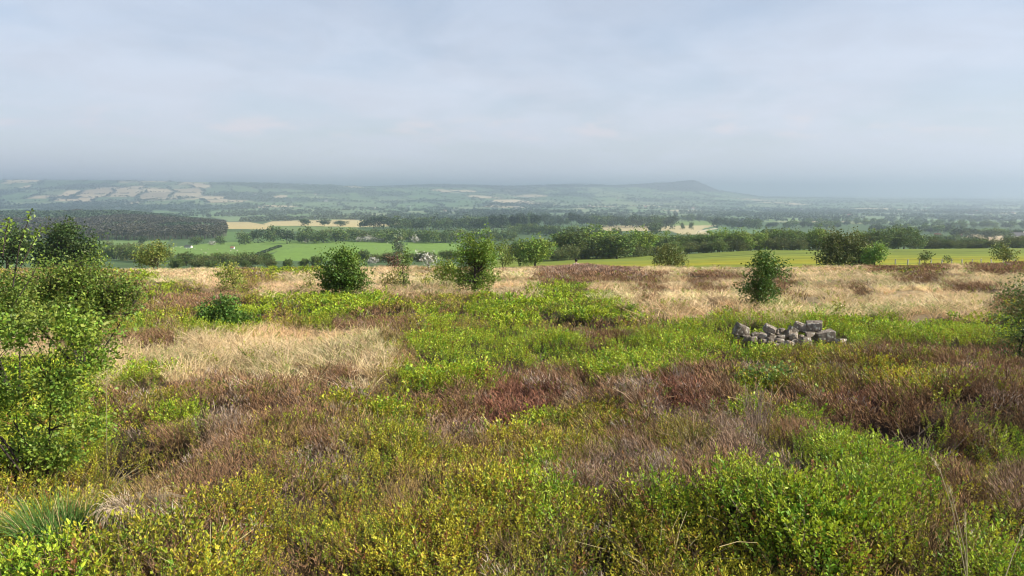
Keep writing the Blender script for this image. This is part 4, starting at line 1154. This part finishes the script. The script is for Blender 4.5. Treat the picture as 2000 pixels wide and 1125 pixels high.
def stalk(path, Y0, Y1, label, r0=.0022, col=(.5, .42, .25), head=True):
    pts = [at(u, v, Y0 + (Y1 - Y0) * i / (len(path) - 1)) for i, (u, v) in enumerate(path)]
    base = pts[0].copy()
    qb = QB(); tube(qb, [p - base for p in pts], np.linspace(r0, r0 * .5, len(pts)), 5, col)
    if head:
        rr = np.random.default_rng(int(path[0][0]))
        n = 26; e = pts[-1] - base; d = unit(pts[-1] - pts[-2]); t = rr.random((n, 1))
        leaves_at(qb, rr, e - d * .07 * t + rr.normal(0, .0025, (n, 3)), d + rr.normal(0, .35, (n, 3)), np.full(n, .014), .3, np.tile(np.array(col) * 1.05, (n, 1)))
    o = qb.build('grass_stalk', M['grass']); o.location = base
    tag(o, label, 'grass stalk', 'dry grass stalks')
stalk([(1893, 1160), (1876, 1070), (1858, 985), (1838, 925), (1822, 895)], 2.75, 2.95, 'longest bent dry grass stalk rising in the lower right corner')
stalk([(1892, 1160), (1885, 1080), (1870, 1010), (1853, 948)], 2.72, 2.85, 'dry grass stalk close beside the longest bent one')
stalk([(1890, 1150), (1888, 1060), (1885, 1003)], 2.7, 2.75, 'short straight grass stalk right of the two long ones')
stalk([(1955, 1150), (1978, 1085), (2003, 1020)], 2.7, 2.8, 'dry grass stalk slanting out of the lower right corner')
stalk([(209, 905), (208, 830), (208, 760), (212, 700), (215, 655)], 4.9, 5.0, 'thin upright grass stalk before the dark hollow on the left', .002, (.4, .36, .2))
stalk([(1762, 790), (1765, 760), (1766, 735)], 7.5, 7.5, 'short pale stalk in the brown heather right of the stones', .003)
stalk([(1405, 1068), (1440, 1058), (1478, 1060)], 2.95, 3.0, 'fallen straw stem lying on bilberry at the bottom', .0022, (.6, .48, .24), False)

def bare_twigs(u, v, Y, n, label, spread, h, col=(.29, .215, .165)):
    r = np.random.default_rng(int(u)); b = at(u, v, Y); b[2] = float(moor(np.array([b[0]]), np.array([b[1]]))[0])
    qb = QB()
    for i in range(n):
        a = r.uniform(0, 6.28); p0 = np.array([math.cos(a), math.sin(a), 0]) * r.uniform(0, .1)
        p1 = p0 * r.uniform(1, spread) + np.array([r.normal(0, .06), r.normal(0, .06), h * r.uniform(.6, 1.1)])
        pts = curve(p0, p1, .1, 6, r, .08)
        tube(qb, pts, np.linspace(.0032, .001, 6), 4, np.array(col) * r.uniform(.8, 1.15))
        for k in range(3):
            s = pts[r.integers(2, 5)]; e = s + np.array([r.normal(0, .05), r.normal(0, .05), r.uniform(.04, .12)])
            tube(qb, curve(s, e, .1, 3, r), [.0018, .0014, .0008], 3, np.array(col) * r.uniform(.8, 1.1))
    o = qb.build('bare_twigs', M['bark']); o.location = b
    tag(o, label, 'twigs')
bare_twigs(1475, 880, 5.4, 24, 'cluster of bare pale upright twigs between the heather mound and the bilberry bush', 3.0, .42)
bare_twigs(1790, 905, 4.9, 26, 'bare grey twigs arching at the right shoulder of the bright bilberry bush', 3.5, .3)
bare_twigs(1335, 735, 7.6, 18, 'bare grey stems under the pinkish-brown heather bush', 3.0, .36, (.3, .23, .19))

# ------------------------------------------------------------------ fence on the right brow
def post_mesh(seed):
    rs = random.Random(seed); bm = bmesh.new()
    bmesh.ops.create_cone(bm, cap_ends=True, segments=8, radius1=.06, radius2=.055, depth=1.45)
    for v in bm.verts:
        v.co.z += .725 - .2
        v.co += Vector((rs.gauss(0, .004), rs.gauss(0, .004), rs.gauss(0, .008)))
    me = bpy.data.meshes.new('post'); bm.to_mesh(me); bm.free()
    a = me.attributes.new('tint', 'FLOAT_COLOR', 'POINT')
    a.data.foreach_set('color', np.tile([.5, .47, .4, 1], (len(me.vertices), 1)).astype(np.float32).ravel())
    me.materials.append(M['wood']); return me
PU = [1750, 1773, 1796, 1818, 1840, 1860, 1879, 1899, 1918, 1938, 1960, 1985]
fy = 68.0
root = empty('wire_fence', (x_at(1860, fy), fy, float(ground(np.array([x_at(1860, fy)]), np.array([fy]))[0])))
tag(root, 'wire fence with pale wooden posts along the brow at the right', 'fence')
rb = np.array(root.location); tops = []
for i, u in enumerate(PU):
    Y = fy + .4 * math.sin(i * 1.7)
    x = x_at(u, Y); z = float(ground(np.array([x]), np.array([Y]))[0])
    vt = 506.0 + .6 * math.sin(i * 2.3)
    zt = ZC + float(slope_of(vt)) * Y
    o = bpy.data.objects.new('post', post_mesh(i)); COL.objects.link(o); o.parent = root
    o.location = (x - rb[0], Y - rb[1], min(zt - 1.25, z + .25) - rb[2]); o.rotation_euler = (random.uniform(-.04, .04), random.uniform(-.05, .05), i)
    tops.append(np.array(o.location) + np.array([0, 0, 1.2]))
for dz in (0, -.3, -.6):
    qb = QB(); tube(qb, [t + np.array([0, -.06, dz]) for t in tops], np.full(len(tops), .004), 4, (.25, .25, .25))
    qb.build('wire', M['wire'], root)

# ------------------------------------------------------------------ sheep
def sheep_mesh(seed, grazing):
    r = np.random.default_rng(seed); qb = QB()
    wool = (.72, .68, .58); face = (.35, .32, .28)
    nu, nv = 14, 9
    th = np.linspace(0, 2 * math.pi, nu, endpoint=False); ph = np.linspace(0, math.pi, nv)
    v = []
    for p in ph:
        for t in th:
            k = 1 + .05 * r.normal()
            v.append((-.55 * math.cos(p) * (1.0), .25 * math.sin(p) ** .8 * math.cos(t) * k, .62 + (.27 * math.sin(p) ** .8 * math.sin(t) + .04 * math.cos(p)) * k))
    q = [(i * nu + j, i * nu + (j + 1) % nu, (i + 1) * nu + (j + 1) % nu, (i + 1) * nu + j) for i in range(nv - 1) for j in range(nu)]
    qb.add(v, q, wool)
    head = [(.46, 0, .72), (.60, 0, .62 if grazing else .9), (.72, 0, .38 if grazing else .98), (.86, 0, .2 if grazing else .92)]
    tube(qb, head, [.15, .11, .095, .045], 8, wool); tube(qb, head[2:], [.1, .05], 8, face)
    for s in (-1, 1):
        h = np.array(head[2]); tube(qb, [h + np.array([-.02, s * .07, .05]), h + np.array([-.06, s * .17, .06])], [.035, .015], 5, face)
        tube(qb, [(.36, s * .13, .5), (.37, s * .13, .27), (.36, s * .13, 0)], [.07, .042, .034], 6, face)
        tube(qb, [(-.38, s * .13, .52), (-.43, s * .13, .27), (-.39, s * .13, 0)], [.085, .045, .034], 6, face)
    tube(qb, [(-.53, 0, .7), (-.6, 0, .5)], [.045, .025], 5, wool)
    return qb.mesh('sheep', M['fur'], True)
SM = [sheep_mesh(1, True), sheep_mesh(2, False), sheep_mesh(3, True)]
for i in range(26):
    if i < 12: u, Y, lab = trng.uniform(330, 372), trng.uniform(600, 680), 'white sheep grazing in the flock near the farm sheds in the left green field'
    elif i < 20: u, Y, lab = trng.uniform(380, 470), trng.uniform(520, 600), 'white sheep scattered in the middle of the left green field'
    else: u, Y, lab = trng.uniform(640, 860), trng.uniform(520, 640), 'white sheep far apart in the big green field'
    x = x_at(u, Y); o = bpy.data.objects.new('sheep', SM[i % 3]); COL.objects.link(o)
    o.location = (x, Y, float(ground(np.array([x]), np.array([Y]))[0])); o.rotation_euler = (0, 0, trng.uniform(0, 6.28))
    o.scale = (.8,) * 3
    tag(o, lab, 'sheep', 'sheep in the green fields')

# ------------------------------------------------------------------ farm houses
def house_mesh(w, d, h, rh, wall, roof, seed):
    bm = bmesh.new()
    W, D = w / 2, d / 2
    vs = [bm.verts.new(p) for p in [(-W, -D, 0), (W, -D, 0), (W, D, 0), (-W, D, 0), (-W, -D, h), (W, -D, h), (W, D, h), (-W, D, h), (-W, 0, h + rh), (W, 0, h + rh)]]
    for f in [(0, 1, 5, 4), (2, 3, 7, 6), (1, 2, 6, 9, 5), (3, 0, 4, 8, 7)]:
        bm.faces.new([vs[i] for i in f]).material_index = 0
    e = .35
    for sy in (-1, 1):
        a = [(-W - e, sy * (D + e), h - .15), (W + e, sy * (D + e), h - .15), (W + e, 0, h + rh + .12), (-W - e, 0, h + rh + .12)]
        top = [bm.verts.new(p) for p in a]; bot = [bm.verts.new((p[0], p[1], p[2] - .18)) for p in a]
        for f in ([top[0], top[1], top[2], top[3]], [bot[3], bot[2], bot[1], bot[0]], [top[0], bot[0], bot[1], top[1]], [top[1], bot[1], bot[2], top[2]], [top[3], bot[3], bot[0], top[0]]):
            bm.faces.new(f).material_index = 1
    def box(x0, x1, y0, y1, z0, z1, mi):
        b = bmesh.ops.create_cube(bm, size=1)['verts']
        for v in b: v.co = Vector(((x0 + x1) / 2 + v.co.x * (x1 - x0), (y0 + y1) / 2 + v.co.y * (y1 - y0), (z0 + z1) / 2 + v.co.z * (z1 - z0)))
        for f in {f for v in b for f in v.link_faces}: f.material_index = mi
    box(W - 1.6, W - .7, -.45, .45, h + rh * .6, h + rh + 1.1, 0)
    nwin = max(2, int(w / 3))
    for i in range(nwin):
        xc = -W + (i + .5) * w / nwin
        box(xc - .5, xc + .5, -D - .03, -D + .1, 1.0, 2.2, 2); box(xc - .5, xc + .5, -D - .03, -D + .1, h - 1.7, h - .6, 2)
    bmesh.ops.recalc_face_normals(bm, faces=list(bm.faces))
    me = bpy.data.meshes.new('farmhouse'); bm.to_mesh(me); bm.free()
    for m_ in (wall, roof, 'pane'): me.materials.append(M[m_])
    return me
HM = [house_mesh(13, 7, 5.4, 3, 'wall', 'roof', 1), house_mesh(10, 7, 5.2, 2.8, 'wall', 'redroof', 2), house_mesh(22, 9, 5, 2.8, 'wall', 'roof', 3), house_mesh(14, 8, 5, 3, 'stonewall', 'redroof', 4)]
def house(k, u, Y, label, group, name='farmhouse', sc=1.0, cat='house'):
    x = x_at(u, Y); o = bpy.data.objects.new(name, HM[k]); COL.objects.link(o)
    o.location = (x, Y, float(ground(np.array([x]), np.array([Y]))[0]) - .3); o.rotation_euler = (0, 0, math.atan2(-x, Y) * -1 * -1 + trng.uniform(-.7, .7)); o.scale = (sc,) * 3
    tag(o, label, cat, group)
house(2, 369, 640, 'low white farm shed in the left green field', None, 'farm_shed', .3, 'shed')
house(1, 455, 600, 'small white building in the left green field left of the hedge', None, 'farm_shed', .3, 'shed')
house(2, 1702, 1750, 'long white farmhouse in the right-hand valley hedges', None)
house(3, 1868, 900, 'red-roofed house among trees in the right-hand valley', None, sc=.6)
house(3, 1828, 930, 'red-brown house left of the red-roofed one in the valley trees', None, sc=.5)
house(0, 1985, 760, 'pale house in trees at the right edge of the valley', None)
for u, Y in [(1170, 5200), (1245, 5600), (1290, 5000), (1205, 5700), (1330, 5300), (1258, 4300), (1350, 4200), (1275, 6500), (1150, 4500), (1380, 5000)]:
    house(int(trng.integers(0, 3)), u, Y, 'white farmhouse on the slope below the pointed hill', 'farmhouses below the pointed hill', sc=1.5)
for u, Y in [(503, 5600), (570, 6600), (620, 5800), (690, 6800), (515, 6400), (555, 3300), (640, 5000), (730, 3800)]:
    house(int(trng.integers(0, 3)), u, Y, 'white farmhouse high on the left-hand slopes', 'farmhouses on the left slopes', sc=1.5)
for u, Y in [(800, 4200), (870, 3300), (895, 3200), (905, 3250), (885, 3400), (960, 5200), (835, 5400), (940, 3600), (1010, 3900)]:
    house(int(trng.integers(0, 3)), u, Y, 'white house in the hamlet of the middle valley', 'houses in the middle valley', sc=1.3)
for u, Y in [(1560, 4200), (1640, 3900), (1655, 2700), (1680, 3800), (1740, 3000), (1890, 3100), (1900, 3700), (1965, 5200), (1970, 3500), (1800, 5000), (1495, 4300), (1435, 3900), (1780, 6500), (1700, 7600), (1950, 7000)]:
    house(int(trng.integers(0, 3)), u, Y, 'white house on the hazy plain at the right', 'houses on the hazy right plain', sc=1.5)

# ------------------------------------------------------------------ person sitting beyond the rise, head and collar showing
def skin_chain(name, verts, edges, radii, mat, parent, sub=2):
    me = bpy.data.meshes.new(name); me.from_pydata(verts, edges, [])
    o = bpy.data.objects.new(name, me); COL.objects.link(o); o.parent = parent
    o.modifiers.new('skin', 'SKIN')
    if not me.skin_vertices: me.attributes.new
    for i, rr in enumerate(radii):
        me.skin_vertices[0].data[i].radius = (rr, rr) if np.isscalar(rr) else rr
    me.skin_vertices[0].data[0].use_root = True
    sm = o.modifiers.new('sub', 'SUBSURF'); sm.levels = sub; sm.render_levels = sub
    me.materials.append(mat)
    return o
def ball(name, c, rad, mat, parent, cut=None, n=24):
    bm = bmesh.new(); bmesh.ops.create_uvsphere(bm, u_segments=n, v_segments=n // 2, radius=1)
    for v in bm.verts: v.co = Vector((v.co.x * rad[0], v.co.y * rad[1], v.co.z * rad[2]))
    if cut:
        bmesh.ops.delete(bm, geom=[v for v in bm.verts if cut(v.co)], context='VERTS')
    me = bpy.data.meshes.new(name); bm.to_mesh(me); bm.free(); me.materials.append(mat)
    for p in me.polygons: p.use_smooth = True
    o = bpy.data.objects.new(name, me); COL.objects.link(o); o.parent = parent; o.location = c
    return o
PY = 56.0
px = x_at(1125.5, PY)
ptop = ZC + float(slope_of(505.2)) * PY
pz = ptop - .93
root = empty('person', (px, PY, pz))
tag(root, 'dark-haired person in a pale top sitting beyond the heather rise, only head and collar showing', 'person')
# facing away from the camera (+y)
V = [(0, 0, .10), (0, -.01, .30), (0, 0, .48), (0, .01, .58), (0, .015, .66), (0, .02, .74), (0, .03, .84),
     (.17, 0, .53), (.24, .10, .33), (.20, .30, .22), (.17, .38, .20), (-.17, 0, .53), (-.24, .10, .33), (-.20, .30, .22), (-.17, .38, .20),
     (.10, .02, .10), (.17, .38, .36), (.13, .62, .04), (.13, .74, .02), (-.10, .02, .10), (-.17, .38, .36), (-.13, .62, .04), (-.13, .74, .02)]
E = [(0, 1), (1, 2), (2, 3), (3, 4), (4, 5), (5, 6), (2, 7), (7, 8), (8, 9), (9, 10), (2, 11), (11, 12), (12, 13), (13, 14), (0, 15), (15, 16), (16, 17), (17, 18), (0, 19), (19, 20), (20, 21), (21, 22)]
RD = [.14, .125, .13, .06, .055, .085, .07, .06, .045, .035, .03, .06, .045, .035, .03, .085, .065, .045, .035, .085, .065, .045, .035]
skin_chain('body', V, E, RD, M['skin'], root)
skin_chain('top', [V[i] for i in (0, 1, 2, 7, 8, 11, 12)], [(0, 1), (1, 2), (2, 3), (3, 4), (2, 5), (5, 6)], [.15, .135, .125, .068, .058, .068, .058], M['shirt'], root)
ball('collar', (0, .01, .59), (.075, .07, .05), M['shirt'], root)
skin_chain('trousers', [V[i] for i in (0, 15, 16, 17, 19, 20, 21)], [(0, 1), (1, 2), (2, 3), (0, 4), (4, 5), (5, 6)], [.15, .1, .078, .055, .1, .078, .055], M['trousers'], root)
ball('hair', (0, .012, .81), (.112, .118, .13), M['hair'], root, lambda c: c.y > .05 and c.z < .03)

# ------------------------------------------------------------------ bird
bp = at(355.5, 14, 190)
root = empty('bird', bp); tag(root, 'tiny dark bird high in the sky at the upper left', 'bird')
qb = QB(); tube(qb, [(-.13, 0, 0), (-.06, 0, .01), (.02, 0, .015), (.1, 0, .01), (.15, 0, .015), (.18, 0, .01)], [.012, .035, .042, .03, .022, .004], 8, (.02, .02, .02))
for s in (-1, 1):
    qb.add([(-.03, s * .02, .02), (.05, s * .02, .02), (.02, s * .14, .05), (-.05, s * .14, .05), (-.05, s * .25, .02), (-.09, s * .25, .02)], [(0, 1, 2, 3), (3, 2, 4, 5)], (.02, .02, .02))
qb.build('body', M['feather'], root, True)

# ------------------------------------------------------------------ haze
bm = bmesh.new(); bmesh.ops.create_cube(bm, size=1)
X0, X1, Y0, Y1, Z0, Z1 = -30000, 30000, -2000, 23500, ZMIN - 1.5, max(ZMAX + 25, 25)
for v in bm.verts:
    v.co = Vector((X0 + (v.co.x + .5) * (X1 - X0), Y0 + (v.co.y + .5) * (Y1 - Y0), Z0 + (v.co.z + .5) * (Z1 - Z0)))
me = bpy.data.meshes.new('haze'); bm.to_mesh(me); bm.free()
hz = bpy.data.objects.new('haze', me); COL.objects.link(hz)
tag(hz, 'thin bluish summer haze filling the valley', 'haze', None, 'stuff')
m = bpy.data.materials.new('haze_air'); m.use_nodes = True; nt = m.node_tree; nt.nodes.clear()
out = nt.nodes.new('ShaderNodeOutputMaterial'); pv = nt.nodes.new('ShaderNodeVolumePrincipled')
HAZE_D = 2.3e-4
pv.inputs['Color'].default_value = (.73, .83, .975, 1); pv.inputs['Density'].default_value = HAZE_D; pv.inputs['Anisotropy'].default_value = 0.67
nt.links.new(pv.outputs[0], out.inputs['Volume']); me.materials.append(m)

# ------------------------------------------------------------------ sky, sun, camera
SUN_EL, SUN_AZ = 35.0, 103.0      # azimuth clockwise from the view direction
w = bpy.data.worlds.new('World'); SC.world = w; w.use_nodes = True
nt = w.node_tree; nt.nodes.clear()
N = nt.nodes.new; Lk = nt.links.new
out = N('ShaderNodeOutputWorld'); bg = N('ShaderNodeBackground'); bg.inputs['Strength'].default_value = .088
sky = N('ShaderNodeTexSky'); sky.sky_type = 'NISHITA'; sky.sun_disc = False
sky.sun_elevation = R(SUN_EL); sky.sun_rotation = R(SUN_AZ); sky.altitude = 300; sky.air_density = 1.0; sky.dust_density = 1.2; sky.ozone_density = 1.5
tc = N('ShaderNodeTexCoord'); sx = N('ShaderNodeSeparateXYZ'); Lk(tc.outputs['Generated'], sx.inputs[0])
def math_(op, a, b=None, clamp=False):
    n_ = N('ShaderNodeMath'); n_.operation = op; n_.use_clamp = clamp
    for i, q_ in enumerate((a, b)):
        if q_ is None: continue
        if isinstance(q_, (int, float)): n_.inputs[i].default_value = q_
        else: Lk(q_, n_.inputs[i])
    return n_.outputs[0]
zz = math_('MAXIMUM', math_('ADD', sx.outputs[2], .20), .03)
cx = N('ShaderNodeCombineXYZ'); Lk(math_('DIVIDE', sx.outputs[0], zz), cx.inputs[0]); Lk(math_('DIVIDE', sx.outputs[1], zz), cx.inputs[1])
def noise(vec, scale, detail, dist=0.0, rough=.5):
    n_ = N('ShaderNodeTexNoise'); n_.inputs['Scale'].default_value = scale; n_.inputs['Detail'].default_value = detail
    n_.inputs['Distortion'].default_value = dist; n_.inputs['Roughness'].default_value = rough; Lk(vec, n_.inputs['Vector']); return n_.outputs[0]
def mrange(v_, a, b, c_, d_):
    n_ = N('ShaderNodeMapRange'); n_.interpolation_type = 'SMOOTHSTEP'
    Lk(v_, n_.inputs[0])
    for i, q_ in enumerate((a, b, c_, d_)): n_.inputs[i + 1].default_value = q_
    return n_.outputs[0]
def mixc(f, a, b):
    n_ = N('ShaderNodeMix'); n_.data_type = 'RGBA'
    if isinstance(f, float): n_.inputs[0].default_value = f
    else: Lk(f, n_.inputs[0])
    for i, q_ in ((6, a), (7, b)):
        if isinstance(q_, tuple): n_.inputs[i].default_value = (*q_, 1)
        else: Lk(q_, n_.inputs[i])
    return n_.outputs[2]
veil = mrange(noise(cx.outputs[0], 1.3, 7, .35, .55), .30, .62, .60, .95)
low = mrange(sx.outputs[2], .0, .19, 1.0, 0.0)
veil = math_('MULTIPLY', veil, mrange(sx.outputs[2], .10, .30, 1.0, .62))
veil = math_('MULTIPLY', veil, mrange(sx.outputs[2], .30, .62, 1.0, .15))
veil = math_('MAXIMUM', veil, math_('MULTIPLY', low, .92))
shade = mrange(noise(cx.outputs[0], 2.6, 7, .4, .58), .35, .7, 0.0, 1.0)
CL_HI = (5.5, 6.0, 6.95); CL_LO = (5.05, 5.45, 6.3)
cloud = mixc(shade, CL_HI, CL_LO)
bank = mixc(low, cloud, (5.9, 6.2, 6.9))
base_sky = mixc(veil, sky.outputs[0], bank)
# small puffs low over the hills
at2 = math_('ARCTAN2', sx.outputs[0], sx.outputs[1])
c2 = N('ShaderNodeCombineXYZ'); Lk(math_('MULTIPLY', at2, 13.0), c2.inputs[0]); Lk(math_('MULTIPLY', sx.outputs[2], 42.0), c2.inputs[1])
band = math_('MULTIPLY', mrange(sx.outputs[2], .055, .075, 0, 1), mrange(sx.outputs[2], .082, .105, 1, 0))
puff = math_('MULTIPLY', mrange(noise(c2.outputs[0], 1.0, 5, .2, .55), .47, .68, 0, .62), band)
final = mixc(puff, base_sky, (6.6, 6.2, 6.5))
Lk(final, bg.inputs['Color']); Lk(bg.outputs[0], out.inputs['Surface'])

sd = bpy.data.lights.new('sun', 'SUN'); sd.energy = 5.0; sd.angle = R(.53); sd.color = (1, .925, .80)
so = bpy.data.objects.new('sun', sd); COL.objects.link(so)
dv = Vector((math.sin(R(SUN_AZ)) * math.cos(R(SUN_EL)), math.cos(R(SUN_AZ)) * math.cos(R(SUN_EL)), math.sin(R(SUN_EL))))
so.rotation_euler = dv.to_track_quat('Z', 'Y').to_euler(); so.location = (0, 0, 30)

cd = bpy.data.cameras.new('camera'); cd.sensor_width = 36; cd.lens = 36 * F / 2000; cd.clip_start = .1; cd.clip_end = 60000
co = bpy.data.objects.new('camera', cd); COL.objects.link(co)
co.location = (0, 0, ZC); co.rotation_euler = (math.pi / 2 - P, 0, 0)
SC.camera = co
SC.view_settings.view_transform = 'Standard'; SC.view_settings.look = 'None'; SC.view_settings.gamma = 1; SC.view_settings.exposure = 0.62
SC.view_settings.use_curve_mapping = False
cy = SC.cycles
cy.max_bounces = 5; cy.diffuse_bounces = 3; cy.glossy_bounces = 2; cy.transmission_bounces = 3; cy.volume_bounces = 1; cy.transparent_max_bounces = 4
cy.use_denoising = True
cy.filter_width = 1.05
cy.caustics_reflective = False; cy.caustics_refractive = False
